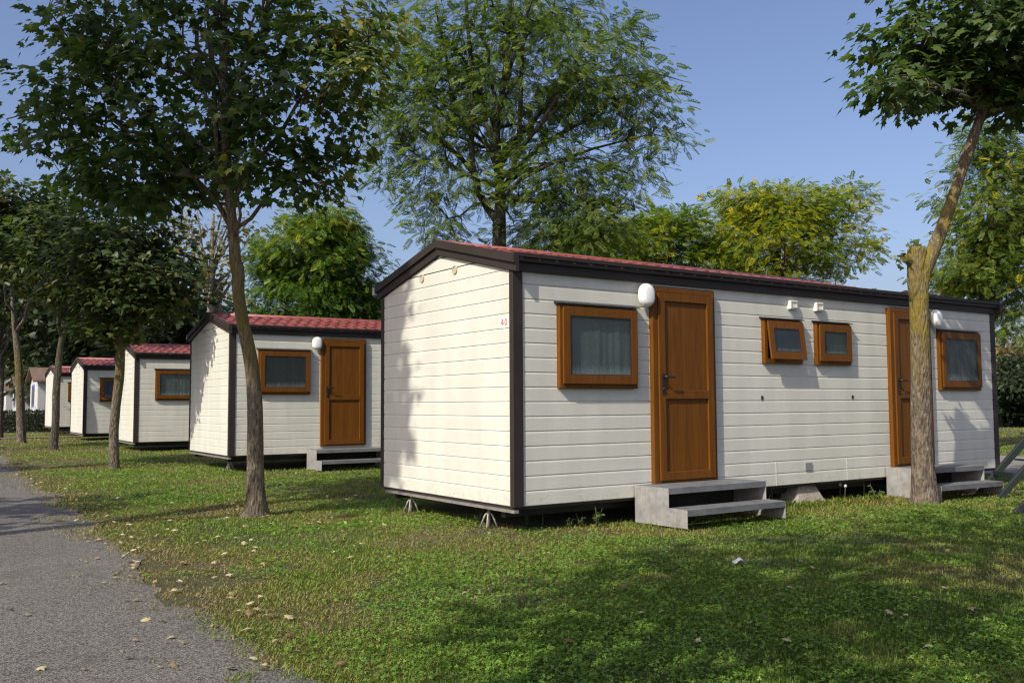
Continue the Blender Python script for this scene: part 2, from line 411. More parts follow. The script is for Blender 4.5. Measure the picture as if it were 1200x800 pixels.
def tree(name, label, cat, base, trunk, lobes, leafmat, barkmat, template, n_clusters, per, lsize, spread=(0.24, 0.12),
         n_limbs=12, limb_r=0.05, shell=0.55, droop=0.5, limb_lo=0.55, seed=1, group=None, twig=True, tint_bias=None,
         limb_gain=1.0, up=0.9, res=12, crown_name='crown', extra_trunk=None, tint_pow=1.0, limb_starts=None):
    """trunk: list of (world point, radius); lobes in world coordinates. One Empty with a trunk mesh and a crown mesh."""
    g = np.random.default_rng(seed); base = np.array(base, float)
    root = empty(name, base); tag(root, label, cat, group)
    tp = [np.array(p, float)-base for p, _ in trunk]; tr = [r for _, r in trunk]
    # refine the trunk
    P, Rr = [], []
    for i in range(len(tp)-1):
        p0 = tp[max(i-1, 0)]; p1 = tp[i]; p2 = tp[i+1]; p3 = tp[min(i+2, len(tp)-1)]
        for k in range(4):
            t = k/4
            P.append(0.5*((2*p1)+(-p0+p2)*t+(2*p0-5*p1+4*p2-p3)*t*t+(-p0+3*p1-3*p2+p3)*t**3))
            Rr.append(tr[i]*(1-t)+tr[i+1]*t)
    P.append(tp[-1]); Rr.append(tr[-1])
    mb = MB(); mb.tube(P, Rr, res, 0.06, seed)
    if extra_trunk: extra_trunk(mb, base)
    L_ = [((np.array(c)-base), np.array(s), w_) for c, s, w_ in lobes]
    cl, cc = crown_points([(c, s, w_) for c, s, w_ in L_], n_clusters, shell, g)
    # limbs towards a spread subset of the clusters
    far = [int(g.integers(len(cl)))]
    dd = np.linalg.norm(cl-cl[far[0]], axis=1)
    for _ in range(min(n_limbs, len(cl))-1):
        j = int(np.argmax(dd*(0.8+0.4*g.random(len(cl))))); far.append(j); dd = np.minimum(dd, np.linalg.norm(cl-cl[j], axis=1))
    limb_pts = []; limb_rad = []
    PA = np.array(P)
    lo = int(len(P)*limb_lo)
    for j in far:
        tip = cl[j]
        # start lower on the trunk than the tip
        cand = [i for i in range(lo, len(P)) if P[i][2] < tip[2]+0.1] or [lo]
        i = cand[int(len(cand)*(0.25+0.75*g.random()))-1] if len(cand) > 1 else cand[0]
        s = PA[i]; mid = s*0.5+tip*0.5 + np.array([0, 0, 0.12*np.linalg.norm(tip-s)]) + g.normal(size=3)*0.05*np.linalg.norm(tip-s)
        ln = np.linalg.norm(tip-s); r0 = min(Rr[i]*0.62, limb_r*limb_gain*(0.5+0.35*ln))
        pts = []
        for k in range(8):
            t = k/7; q = (1-t)**2*s+2*t*(1-t)*mid+t*t*tip
            if 0 < k < 7: q = q+g.normal(size=3)*0.022*ln
            pts.append(q)
        rad = [max(0.006, r0*(1-t/7)**1.1+0.006) for t in range(8)]
        mb.tube(pts, rad, 6, 0.0, int(g.integers(1e6)))
        limb_pts += pts[1:]; limb_rad += rad[1:]
    LP = np.array(limb_pts); LR = np.array(limb_rad)
    if twig:
        for c in cl:
            d2 = np.linalg.norm(LP-c, axis=1) + 0.6*np.maximum(0, LP[:, 2]-c[2])
            k = int(np.argmin(d2)); s = LP[k]
            if np.linalg.norm(c-s) < 0.06: continue
            m_ = (s+c)/2+g.normal(size=3)*0.05*np.linalg.norm(c-s)+np.array([0, 0, .05*np.linalg.norm(c-s)])
            r0 = min(LR[k]*0.7, 0.014*limb_gain)
            mb.tube([s, m_, c], [r0, r0*.7, r0*.3], 4, 0.0, 0)
    mb.build('trunk', barkmat, root)
    # leaves
    n = n_clusters*per
    which = np.repeat(np.arange(n_clusters), per)
    off = np.clip(g.normal(size=(n, 3)), -1.5, 1.5)*np.array([spread[0], spread[0], spread[1]])
    pos = cl[which]+off
    outw = unit(cl[which]-cc[which]+off*1.5)
    td = outw*np.array([1, 1, .3]) + unit(off)*0.7 + g.normal(size=(n, 3))*0.40 + np.array([0, 0, -droop])
    nr = np.array([0, 0, up]) + outw*0.5 + g.normal(size=(n, 3))*0.42
    sc = lsize*(0.50+0.8*g.random(n))
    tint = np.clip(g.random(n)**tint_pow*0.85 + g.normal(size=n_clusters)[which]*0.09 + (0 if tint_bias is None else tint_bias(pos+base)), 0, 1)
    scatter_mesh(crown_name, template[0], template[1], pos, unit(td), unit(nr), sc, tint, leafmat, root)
    return root
# ------------------------------------------------------------------ mobile home
W_, L_M, H_, AP = 2.678, 8.162, 2.14, 2.457
PITCH = 0.1352
SL = (AP-H_)/(W_/2)

def plank_levels(zmax):
    out = []; z = 0.0; k = 0
    while z < zmax-1e-6:
        for dz, d in ((0.0, 0.007), (0.0045, 0.007), (0.0055, 0.0), (PITCH-0.020, 0.0), (PITCH-0.010, 0.0018), (PITCH-0.0008, 0.007)):
            if z+dz <= zmax: out.append((z+dz, d))
        k += 1; z = k*PITCH
    out.append((zmax, 0.0)); return out

def wall_side(y, sgn, x0, x1, joints=()):
    mb = MB(); lv = plank_levels(H_+0.02)
    for (z0, d0), (z1, d1) in zip(lv[:-1], lv[1:]):
        ya, yb = y-sgn*d0, y-sgn*d1          # sgn: outward direction along y
        mb.add([(x0, ya, z0), (x1, ya, z0), (x1, yb, z1), (x0, yb, z1)], [(0, 1, 2, 3) if sgn < 0 else (3, 2, 1, 0)])
    for jx, za, zb in joints:
        mb.box((jx-.006, y, za), (jx+.006, y+sgn*0.0025, zb))
    return mb
def wall_gable(x, sgn):
    mb = MB(); lv = plank_levels(AP-0.002)
    lv = sorted(set(lv+[(H_, 0.0)]))
    def ext(z):
        if z <= H_: return 0.0, W_
        h = (AP-z)/SL; return W_/2-h, W_/2+h
    for (z0, d0), (z1, d1) in zip(lv[:-1], lv[1:]):
        a0, b0 = ext(z0); a1, b1 = ext(z1); xa, xb = x-sgn*d0, x-sgn*d1
        mb.add([(xa, a0, z0), (xa, b0, z0), (xb, b1, z1), (xb, a1, z1)], [(0, 1, 2, 3) if sgn > 0 else (3, 2, 1, 0)])
    return mb

def frame_ring(mb, x0, x1, z0, z1, wdt, y0, y1):
    mb.box((x0, y0, z0), (x0+wdt, y1, z1)); mb.box((x1-wdt, y0, z0), (x1, y1, z1))
    mb.box((x0+wdt, y0, z1-wdt), (x1-wdt, y1, z1)); mb.box((x0+wdt, y0, z0), (x1-wdt, y1, z0+wdt))

def window(root, x0, x1, z0, z1, back, tilt=0.0, fw=0.085):
    fr = MB(); frame_ring(fr, x0, x1, z0, z1, 0.05, -0.05, 0.002)
    f = fr.build('window', MT['wood'], root, 0.004)
    # sash, hinged along its top edge
    s = MB(); w2, h2 = (x1-x0), (z1-z0)
    frame_ring(s, 0.028, w2-0.012, -(h2-0.040), -0.020, fw, -0.022, 0.0)
    sash = s.build('sash', MT['wood'], f, 0.004, (x0, -0.052, z1)); sash.rotation_euler = (-tilt, 0, 0)
    gx0, gx1, gz0, gz1 = 0.028+fw, w2-0.012-fw, -(h2-0.040)+fw, -0.020-fw
    p = MB(); p.box((gx0-.004, -0.016, gz0-.004), (gx1+.004, -0.012, gz1+.004))
    pane = p.build('pane', MT['glass'], f, 0, (x0, -0.052, z1)); pane.rotation_euler = (-tilt, 0, 0)
    sg = MB(); frame_ring(sg, gx0, gx1, gz0, gz1, 0.008, -0.020, -0.0161)
    sgo = sg.build('glazing_bead', MT['seal'], f, 0, (x0, -0.052, z1)); sgo.rotation_euler = (-tilt, 0, 0)
    # curtain with folds just inside the frame
    n = 60; vs, fs = [], []
    for i in range(n+1):
        t = i/n; x = x0+0.052+(w2-0.104)*t
        y = -0.022+0.0022*math.sin(t*w2*52+2.2*math.sin(t*w2*9+x0))+0.004*math.sin(t*w2*21+1)
        vs += [(x, y, z0+0.052), (x, y, z1-0.052)]
    fs = [(2*i, 2*i+2, 2*i+3, 2*i+1) for i in range(n)]
    c = MB(); c.add(vs, fs, True); c.build('curtain', back, f)
    h = MB(); h.hexa([(x0-0.03, -0.075, z1+0.004), (x1+0.02, -0.075, z1+0.004), (x1+0.02, 0.0, z1+0.012), (x0-0.03, 0.0, z1+0.012),
                      (x0-0.03, -0.075, z1+0.012), (x1+0.02, -0.075, z1+0.012), (x1+0.02, 0.0, z1+0.030), (x0-0.03, 0.0, z1+0.030)])
    h.build('rain_hood', MT['black'], f)
    return f

def door(root, x0, x1, z0, z1):
    fr = MB(); wd = 0.062
    fr.box((x0, -0.055, z0), (x0+wd, 0.002, z1)); fr.box((x1-0.035, -0.055, z0), (x1, 0.002, z1)); fr.box((x0+wd, -0.055, z1-0.05), (x1-0.035, 0.002, z1))
    fr.box((x0+wd, -0.055, z0), (x1-0.035, 0.002, z0+0.02))
    d = fr.build('door', MT['wood'], root, 0.004)
    a, b = x0+wd+0.004, x1-0.039; zl, zh = z0+0.024, z1-0.054; zm = z0+0.885
    lf = MB(); st = 0.088
    lf.box((a, -0.072, zl), (a+st, -0.012, zh)); lf.box((b-st, -0.072, zl), (b, -0.012, zh))
    for q0, q1 in ((zl, zl+0.085), (zm-0.045, zm+0.045), (zh-0.085, zh)): lf.box((a+st, -0.072, q0), (b-st, -0.012, q1))
    lf.build('door_leaf', MT['wood'], d, 0.005)
    for q0, q1 in ((zl+0.085, zm-0.045), (zm+0.045, zh-0.085)):
        p = MB(); p.box((a+st, -0.050, q0), (b-st, -0.020, q1)); p.build('door_panel', MT['wood'], d)
    sl_ = MB(); sl_.box((x1, -0.045, z0), (x1+0.012, 0.001, z1)); sl_.box((x0+wd, -0.046, z1-0.0), (x1, 0.001, z1+0.012))
    sl_.build('door_seal', MT['seal'], d)
    hd = MB(); hx = a+0.045; hz = z0+1.065
    hd.box((hx-.016, -0.080, hz-.17), (hx+.016, -0.0725, hz+.035))
    hd.tube([(hx, -0.078, hz), (hx, -0.125, hz), (hx+.012, -0.13, hz), (hx+.115, -0.128, hz-.004)], [.011, .010, .010, .009], 8)
    hd.tube([(hx, -0.0725, hz-.125), (hx, -0.092, hz-.125)], [.013, .012], 8)
    hd.build('handle', MT['black'], d)
    return d

def stadium(cx, cz, wd, ht, y0, y1, inset=0.0):
    r = wd/2; pts = []
    for i in range(11): a = math.pi*i/10; pts.append((cx+r*math.cos(a), cz+ht/2-r+r*math.sin(a)))
    for i in range(11): a = math.pi+math.pi*i/10; pts.append((cx+r*math.cos(a), cz-ht/2+r+r*math.sin(a)))
    return pts
def lamp(root, cx, cz):
    b = MB(); b.prism(stadium(cx, cz, 0.19, 0.24, 0, 0), 'y', -0.075, -0.045)
    b.box((cx-.02, -0.045, cz-.03), (cx+.02, 0.0, cz+.03))
    o = b.build('wall_lamp', MT['white'], root, 0.003)
    g = MB(); rings = []
    for k, (ins, y) in enumerate(((0.0, -0.076), (0.004, -0.095), (0.018, -0.112), (0.042, -0.120))):
        rings.append([(x, y, z) for x, z in stadium(cx, cz, 0.178-2*ins, 0.228-2*ins, 0, 0)])
    vs = [p for r in rings for p in r]; n = len(rings[0])
    fs = [(k*n+i, k*n+(i+1) % n, (k+1)*n+(i+1) % n, (k+1)*n+i) for k in range(3) for i in range(n)]+[tuple(range(3*n, 4*n))]
    g.add(vs, fs, True); g.build('lamp_globe', MT['opal'], o)
    c = MB(); c.tube([(cx-.02, -.05, cz-.10), (cx+.01, -.03, cz-.14), (cx+.055, -.008, cz-.185)], [.008, .008, .008], 6)
    c.build('cable', MT['white'], o)
    return o

def make_home():
    root = empty('mobile_home', (0, 0, 0))
    js = [(3.53, 0.002, 0.262), (4.79, 0.002, 0.262), (6.62, 0.002, 0.262)]
    wall_side(0, -1, 0.09, L_M-0.04, js).build('side_wall', MT['siding'], root)
    wall_side(W_, 1, 0.09, L_M-0.04).build('side_wall', MT['siding'], root)
    wall_gable(0.0, -1).build('gable_wall', MT['siding'], root)
    wall_gable(L_M, 1).build('gable_wall', MT['siding'], root)
    for (x, y, sx, sy) in ((0, 0, 1, 1), (0, W_, 1, -1), (L_M, 0, -1, 1), (L_M, W_, -1, -1)):
        p = MB(); e = 0.012
        p.box((x-sx*e, y-sy*e, -0.004), (x+sx*0.098, y+sy*0.03, H_+0.03)); p.box((x-sx*e, y+sy*0.03, -0.004), (x+sx*0.03, y+sy*0.052, H_+0.03))
        p.build('corner_post', MT['trim'], root, 0.004)
    # eaves: a lower fascia band and a deeper box gutter above it, running the length of both sides
    for y, s in ((0, -1), (W_, 1)):
        f = MB()
        f.box((-0.03, y, 2.138), (L_M+0.05, y+s*0.035, 2.222)); f.box((-0.05, y-s*0.02, 2.2225), (L_M+0.12, y+s*0.075, 2.262))
        f.box((-0.05, y-s*0.02, 2.2625), (L_M+0.12, y+s*0.095, 2.302))
        f.build('fascia', MT['trim'], root, 0.004)
    # sloping bargeboards on the gables, two stepped bands
    for x, s in ((0.0, -1), (L_M, 1)):
        b = MB(); dp = 0.03
        for y0, y1, za, zb in ((-0.10, W_/2, None, None), (W_/2, W_+0.075, None, None)):
            def zr(y): return AP-SL*abs(y-W_/2)
            for lo, hi, out in ((0.008, 0.085, 0.035), (0.0855, 0.165, 0.062)):
                xa, xb = x-s*0.0, x+s*out
                q = [(xa, y0, zr(y0)+lo), (xb, y0, zr(y0)+lo), (xb, y1, zr(y1)+lo), (xa, y1, zr(y1)+lo),
                     (xa, y0, zr(y0)+hi), (xb, y0, zr(y0)+hi), (xb, y1, zr(y1)+hi), (xa, y1, zr(y1)+hi)]
                b.hexa(q)
        b.build('bargeboard', MT['trim'], root)
    # red tile-effect sheet: stepped courses, each with a wavy lower edge
    x_end = 6.18
    rb = MB()
    for s in (-1, 1):
        nC, nX = 7, 150
        run = W_/2+0.045
        for c in range(nC):
            d0 = run*(1-c/nC); d1 = run*(1-(c+1)/nC)-0.012          # distance from the ridge: lower, upper edge
            rows = []
            for dd, lift in ((d0, -0.012), (d0, 0.020), (d0*.5+d1*.5, 0.012), (max(d1, 0.0), -0.004)):
                row = []
                for i in range(nX+1):
                    x = -0.045+(x_end+0.045)*i/nX
                    ph = x/0.20*2*math.pi
                    wv = 0.011*math.sin(ph); ex = 0.034*(0.5+0.5*math.sin(ph+math.pi*c)) if dd == d0 else 0
                    row.append((x, W_/2+s*(dd+ex), AP+0.131-SL*(dd+ex)+lift+wv*(1 if lift > 0 else .3)))
                rows.append(row)
            o = len(rb.v); vs = [p for r in rows for p in r]; n1 = nX+1
            fs = [(k*n1+i, k*n1+i+1, (k+1)*n1+i+1, (k+1)*n1+i) if s < 0 else (k*n1+i, (k+1)*n1+i, (k+1)*n1+i+1, k*n1+i+1) for k in range(3) for i in range(nX)]
            rb.add(vs, fs, False)
    roof = rb.build('roof', MT['roof'], root)
    rc = MB(); rc.tube([(-0.05, W_/2, AP+0.118), (x_end, W_/2, AP+0.118)], [0.050, 0.050], 10); rc.build('ridge_cap', MT['roof'], roof)
    ec = MB(); ec.prism([(-0.10, 2.303), (W_+0.10, 2.303), (W_/2, AP+0.125)], 'x', x_end-0.02, x_end+0.02); ec.build('roof_end', MT['trim'], roof)
    lowr = MB(); lowr.prism([(-0.08, 2.303), (W_+0.08, 2.303), (W_/2, 2.34)], 'x', x_end+0.0202, L_M+0.05); lowr.build('flat_roof', MT['trim'], roof)
    # dark membrane under the sheet
    ul = MB(); ul.prism([(-0.02, 2.235), (W_+0.02, 2.235), (W_/2, AP+0.075)], 'x', 0.005, x_end-0.03); ul.build('roof_liner', MT['chassis'], roof)
    # openings
    wins = [window(root, 0.492, 1.455, 1.07, 1.858, MT['curtain']),
            window(root, 3.335, 3.975, 1.36, 1.850, MT['dark_in'], R_(6.5)),
            window(root, 4.235, 4.865, 1.36, 1.850, MT['slat_blind']),
            window(root, 6.74, 7.70, 1.07, 1.855, MT['curtain'])]
    doors = [door(root, 1.662, 2.545, 0.125, 2.098), door(root, 5.65, 6.53, 0.125, 2.098)]
    lamp(root, 1.575, 2.005); lamp(root, 6.66, 2.005)
    for x in (3.85, 4.31):
        v = MB(); v.box((x-.065, -0.045, 1.985), (x+.065, 0.0, 2.085)); vo = v.build('wall_vent', MT['white'], root, 0.004)
        v2 = MB(); frame_ring(v2, x-.055, x+.055, 1.995, 2.075, 0.012, -0.052, -0.0452); v2.build('vent_grille', MT['vent'], vo)
    for y, z in ((1.721, 2.27), (1.033, 2.277)):
        v = MB(); n = 14
        ring = lambda r, x: [(x, y+r*math.cos(2*math.pi*i/n), z+r*math.sin(2*math.pi*i/n)) for i in range(n)]
        v.add(ring(.045, 0.0)+ring(.045, -.012)+ring(.034, -.014)+ring(.032, -.006),
              [(k*n+i, (k+1)*n+i, (k+1)*n+(i+1) % n, k*n+(i+1) % n) for k in range(3) for i in range(n)]+[tuple(range(3*n, 4*n))])
        v.build('round_vent', MT['vent'], root)
    m_ = MB(); m_.box((4.02, -0.012, 0.150), (4.135, 0.0, 0.235)); m_.build('inlet_cover', MT['meter'], root)
    for x, z in ((3.324, 0.977), (4.932, 0.985)):
        h = MB(); h.box((x-.015, -0.006, z-.022), (x+.015, 0.0, z+.022)); h.build('socket_hole', MT['hole'], root)
    gc = MB(); gc.box((-0.06, W_+0.10, 2.19), (-0.01, W_+0.14, 2.28)); gc.build('gutter_cap', MT['pale_clip'], root)
    # floor and chassis
    fl = MB(); fl.box((0.02, 0.02, -0.028), (L_M-0.02, W_-0.02, -0.002)); fl.build('floor_pan', MT['chassis'], root)
    ch = MB()
    ch.box((0.05, 0.22, -0.115), (L_M-0.1, 0.29, -0.0285)); ch.box((0.05, W_-0.29, -0.115), (L_M-0.1, W_-0.22, -0.0285))
    for x in (0.6, 1.6, 2.6, 3.6, 4.6, 5.6, 6.6, 7.6): ch.box((x, 0.295, -0.10), (x+.05, W_-0.295, -0.0285))
    ch.build('chassis', MT['chassis'], root)
    st = MB(); st.box((-0.014, -0.02, -0.054), (0.035, W_-0.12, -0.030)); st.build('edge_strip', MT['strip'], root)
    for y in (0.35, W_-0.35):
        wv = MB(); wv.tube([(4.0, y-.08, -0.10), (4.0, y+.08, -0.10)], [0.13, 0.13], 18); wv.build('wheel', MT['seal'], root)
    return root

home1 = make_home()
CABS = [(0.285, 9.228, -0.017, 0.046), (0.634, 18.206, -0.030, -0.005), (0.903, 27.069, -0.009, 0.0), (1.353, 36.504, 0.006, 0.05)]
HG = 'cream mobile homes parked in a row'
tag(home1, 'large nearest cream mobile home with red roof and number 40 on its gable', 'mobile home', HG)
HL = ['cream mobile home with dark blind in its window, just left of the nearest home',
      'cream mobile home behind the second pale trunk, third in the row, grey curtained window',
      'small cream mobile home with its window tilted open, fourth in the row',
      'farthest cream mobile home with red roof, half hidden behind a dark trunk']
homes = [home1]
for (x, y, a, z), lb in zip(CABS, HL):
    h = copy_tree(home1); h.location = (x, y, z); h.rotation_euler = (0, 0, a); h['label'] = lb; homes.append(h)
def kids(o, nm): return [c for c in o.children if c.name.split('.')[0] == nm]
def set_back(o, i, m_):
    w_ = kids(o, 'window')[i]
    c = kids(w_, 'curtain')[0]; c.data = c.data.copy(); c.data.materials.clear(); c.data.materials.append(m_)
def set_tilt(o, i, a):
    for nm in ('sash', 'pane', 'glazing_bead'):
        for c in kids(kids(o, 'window')[i], nm): c.rotation_euler = (-a, 0, 0)
set_back(homes[1], 0, MT['blind']); set_tilt(homes[1], 1, 0.0)
set_tilt(homes[3], 0, R_(14)); set_back(homes[3], 0, MT['dark_in'])
# number on the nearest gable: red 40 on a pale sticker
np_ = MB(); np_.box((-0.0015, 0.065, 1.625), (0.0, 0.225, 1.735)); npo = np_.build('number_plate', MT['plate'], home1)
dg = MB(); X_ = -0.0025
def stroke(y0, z0, y1, z1, wd=0.012): dg.bar((X_, y0, z0), (X_, y1, z1), wd, 0.0015, (1, 0, 0))
stroke(0.166, 1.652, 0.166, 1.710, .009); stroke(0.168, 1.709, 0.194, 1.672, .009); stroke(0.197, 1.670, 0.154, 1.670, .009)
zz = [(0.120+0.016*math.cos(a), 1.681+0.027*math.sin(a)) for a in [2*math.pi*i/12 for i in range(12)]]
for i in range(12): stroke(*zz[i], *zz[(i+1) % 12], 0.009)
dg.build('number', MT['red'], npo)

# ------------------------------------------------------------------ steel steps
MT['tread'] = simple('dull_grey_tread', (0.145, 0.15, 0.158), 0.6, 0.25, 6, metal=.1)
def make_steps(width):
    root = empty('entrance_steps', (0, 0, 0))
    z0, zt, zl = -0.236, 0.124, -0.060; d1, d2 = 0.474, 0.717
    prof = [(0.0, z0), (-d2, z0+.006), (-d2, zl), (-d1, zl+.002), (-d1, zt), (0.0, zt)]
    for x in (0.0, width-0.004):
        p = MB(); p.prism(prof, 'x', x, x+0.004); p.build('side_panel', MT['steel'], root)
    for za, ya, yb in ((zt, -d1, 0.0), (zl, -d2, -d1+0.02)):
        t_ = MB(); t_.box((0.0045, ya+.0005, za-0.0045), (width-0.0045, yb, za-0.0005)); t_.box((0.0045, ya+.0005, za-0.058), (width-0.0045, ya+0.005, za-0.005))
        t_.build('tread', MT['tread'], root, 0.0015)
    f = MB(); f.box((0.01, -0.04, -0.12), (width-0.01, -0.036, zt-.01)); f.build('back_plate', MT['chassis'], root)
    return root
st1 = make_steps(1.362); st1.location = (1.425, -0.016, 0.0)
SG = 'grey steel entrance steps'
tag(st1, 'grey two tread steel steps with rust streaks below the nearest brown door', 'steps', SG)
st2 = copy_tree(st1); st2.location = (5.535, -0.016, 0); st2.rotation_euler = (0, R_(0.6), 0)
st2['label'] = 'grey steel steps half hidden behind the trunk of the forked tree'
st3 = copy_tree(st1); st3.location = (0.285+1.41, 9.228-0.04, 0.0); st3.rotation_euler = (0, 0, -0.017)
st3['label'] = 'grey steel steps below the door of the second home in the row'

# ------------------------------------------------------------------ jacks, block
def make_jack():
    root = empty('jack_stand', (0, 0, 0)); h = 0.185
    p = MB(); p.tube([(0, 0, 0.0), (0, 0, h)], [.014, .012], 10); p.box((-.03, -.03, h-.008), (.03, .03, h)); p.build('post', MT['jack'], root)
    for k in range(4):
        a = math.pi/4+k*math.pi/2; c, s = math.cos(a), math.sin(a)
        q = MB(); q.tube([(0.008*c, .008*s, h-.045), (.035*c, .035*s, h-.065), (.085*c, .085*s, 0.0)], [.010, .010, .008], 6); q.build('leg', MT['jack'], root)
    return root
MT['jack'] = simple('zinc_jack', (0.30, 0.29, 0.27), 0.5, 0.3, 30)
j1 = make_jack(); JG = 'jack stands under the homes'
j1.location = (0.06, 0.52, GZ)
tag(j1, 'small grey jack stand under the front gable close to the dark corner post', 'jack stand', JG)
for loc, lb in (((0.06, 2.08, GZ), 'small grey jack stand under the left end of the nearest gable, in shadow'),
                ((0.50, 9.85, GZ), 'dark jack stand under the gable of the second home in the row')):
    j = copy_tree(j1); j.location = loc; j['label'] = lb
def concrete_mat():
    m, t, b = mat('mossy_concrete')
    n = noise(t, coords(t), 9, 8, 0.7)
    c = ramp(t, n, [(0.3, (0.17, 0.15, 0.12)), (0.7, (0.40, 0.365, 0.30))])
    c = mixc(t, ramp(t, noise(t, coords(t), 22, 3), [(0.58, (0, 0, 0)), (0.68, (.6, .6, .6))]), c, (0.16, 0.12, 0.05))
    L(t, c, b.inputs['Base Color']); b.inputs['Roughness'].default_value = 0.9; bump(t, b, n, 0.6, 0.01); return m
MT['concrete'] = concrete_mat()
cb = MB(); cb.hexa([(-.27, -.20, 0), (.27, -.20, 0), (.27, .20, 0), (-.27, .20, 0), (-.15, -.12, .222), (.15, -.12, .222), (.15, .12, .222), (-.15, .12, .222)])
cbo = cb.build('concrete_block', MT['concrete'], None, 0.018, (4.14, 0.20, GZ-0.005))
tag(cbo, 'weathered concrete support block with sloping sides under the nearest home', 'block')

# ------------------------------------------------------------------ ground and roads
def edge_x(y):           # right-hand edge of the near road
    y = np.asarray(y, float)
    base = np.interp(y, [-40, -3.1, -2.1, 2.3, 5.6, 8.3, 14.2, 26, 45, 80], [-2.95, -3.18, -3.24, -3.00, -2.92, -2.80, -2.55, -1.9, -1.6, -1.4])
    return base + (vnoise(y, y*0+3.3, 1.3, 5, 5)-0.5)*0.50
def soil_mat():
    m, t, b = mat('lawn_soil')
    n = noise(t, coords(t), 0.9, 8, 0.6); n2 = noise(t, coords(t), 38, 6, 0.75)
    c = ramp(t, n, [(0.35, (0.055, 0.075, 0.018)), (0.5, (0.080, 0.082, 0.028)), (0.66, (0.125, 0.10, 0.048))])
    c = mixc(t, ramp(t, n2, [(0.42, (0, 0, 0)), (0.6, (.9, .9, .9))]), c, (0.030, 0.026, 0.014))
    L(t, c, b.inputs['Base Color']); b.inputs['Roughness'].default_value = 0.95
    bump(t, b, n2, 0.9, 0.03); return m
def asphalt_mat(name, lo, hi):
    m, t, b = mat(name)
    vo = N(t, 'ShaderNodeTexVoronoi'); vo.inputs['Scale'].default_value = 170; L(t, coords(t), vo.inputs['Vector'])
    sep = t.nodes.new('ShaderNodeSeparateColor'); L(t, vo.outputs['Color'], sep.inputs[0])
    big = noise(t, coords(t), 0.55, 7, 0.6); fine = noise(t, coords(t), 60, 4, 0.7)
    f = math_(t, 'ADD', math_(t, 'MULTIPLY', sep.outputs[0], 0.55), math_(t, 'ADD', math_(t, 'MULTIPLY', fine, 0.25), math_(t, 'MULTIPLY', big, 0.20)))
    c = ramp(t, f, [(0.28, lo), (0.55, tuple((a+b_)/2 for a, b_ in zip(lo, hi))), (0.78, hi)])
    st = noise(t, coords(t), 2.2, 6, 0.65)
    c = mixc(t, ramp(t, st, [(0.55, (0, 0, 0)), (0.75, (.4, .4, .4))]), c, tuple(x*0.75 for x in lo))
    L(t, c, b.inputs['Base Color']); b.inputs['Roughness'].default_value = 0.85
    bump(t, b, math_(t, 'ADD', vo.outputs[0], fine), 0.6, 0.006); return m
def axis(lo, hi, step, far):
    a = list(np.arange(lo, hi, step)); s = step; x = hi
    while x < far: a.append(x); s *= 1.35; x += s
    a.append(far); x = lo; s = step; pre = []
    while x > -far: s *= 1.35; x -= s; pre.append(max(x, -far))
    return np.array(pre[::-1]+a)
gx = axis(-10, 18, 0.16, 400); gy = axis(-10, 45, 0.2, 400)
GX, GY = np.meshgrid(gx, gy)
def ground_z(x, y):
    z = GZ + (vnoise(x, y, 0.8, 21, 3)-0.5)*0.035 - 0.006
    road = (x < edge_x(y)-0.05) & (x > -9.2)
    road2 = (x > 10.0) & (x < 15.4)
    return np.where(road | road2, GZ-0.03, z)
gzv = ground_z(GX, GY); nxg, nyg = len(gx), len(gy)
gm = MB(); gm.v = list(map(tuple, np.stack([GX.ravel(), GY.ravel(), gzv.ravel()], 1)))
gm.f = [(j*nxg+i, j*nxg+i+1, (j+1)*nxg+i+1, (j+1)*nxg+i) for j in range(nyg-1) for i in range(nxg-1)]
gm.sm = [True]*len(gm.f)
tag(gm.build('ground', soil_mat()), kind='structure')
ys = np.concatenate([np.arange(-30, 30, 0.06), np.arange(30, 120, 0.5)])
ex = edge_x(ys)
rd = MB(); nY = len(ys)
rd.add([(-9.0, y, GZ+0.0) for y in ys]+[(x-0.35, y, GZ+0.0) for x, y in zip(ex, ys)]+[(x, y, GZ-0.008) for x, y in zip(ex, ys)],
       [(i, nY+i, nY+i+1, i+1) for i in range(nY-1)]+[(nY+i, 2*nY+i, 2*nY+i+1, nY+i+1) for i in range(nY-1)], True)
tag(rd.build('road', asphalt_mat('worn_asphalt', (0.020, 0.019, 0.018), (0.265, 0.248, 0.222))), kind='structure')
r2 = MB(); ys2 = np.arange(-40, 60, 0.4)
xa = 10.15+(vnoise(ys2, ys2*0, 0.7, 8)-.5)*.4; xb = 15.3+(vnoise(ys2, ys2*0+9, 0.7, 9)-.5)*.4; n2 = len(ys2)
r2.add([(x, y, GZ) for x, y in zip(xa, ys2)]+[(x, y, GZ) for x, y in zip(xb, ys2)], [(i, n2+i, n2+i+1, i+1) for i in range(n2-1)])
tag(r2.build('rear_road', asphalt_mat('pale_gravelly_asphalt', (0.13, 0.12, 0.11), (0.30, 0.27, 0.245))), kind='structure')
p3 = MB(); p3.add([(-2.0, 31.2, GZ+.02), (30, 31.2, GZ+.02), (30, 33.2, GZ+.02), (-2.0, 33.2, GZ+.02)], [(0, 1, 2, 3)])
tag(p3.build('earth_path', simple('bare_earth', (0.17, 0.125, 0.08), 0.95, 0.3, 2.0, bmp=.5)), kind='structure')
p4 = MB(); p4.add([(26, -5, GZ+.02), (30, -5, GZ+.02), (60, 40, GZ+.02), (56, 40, GZ+.02)], [(0, 1, 2, 3)])

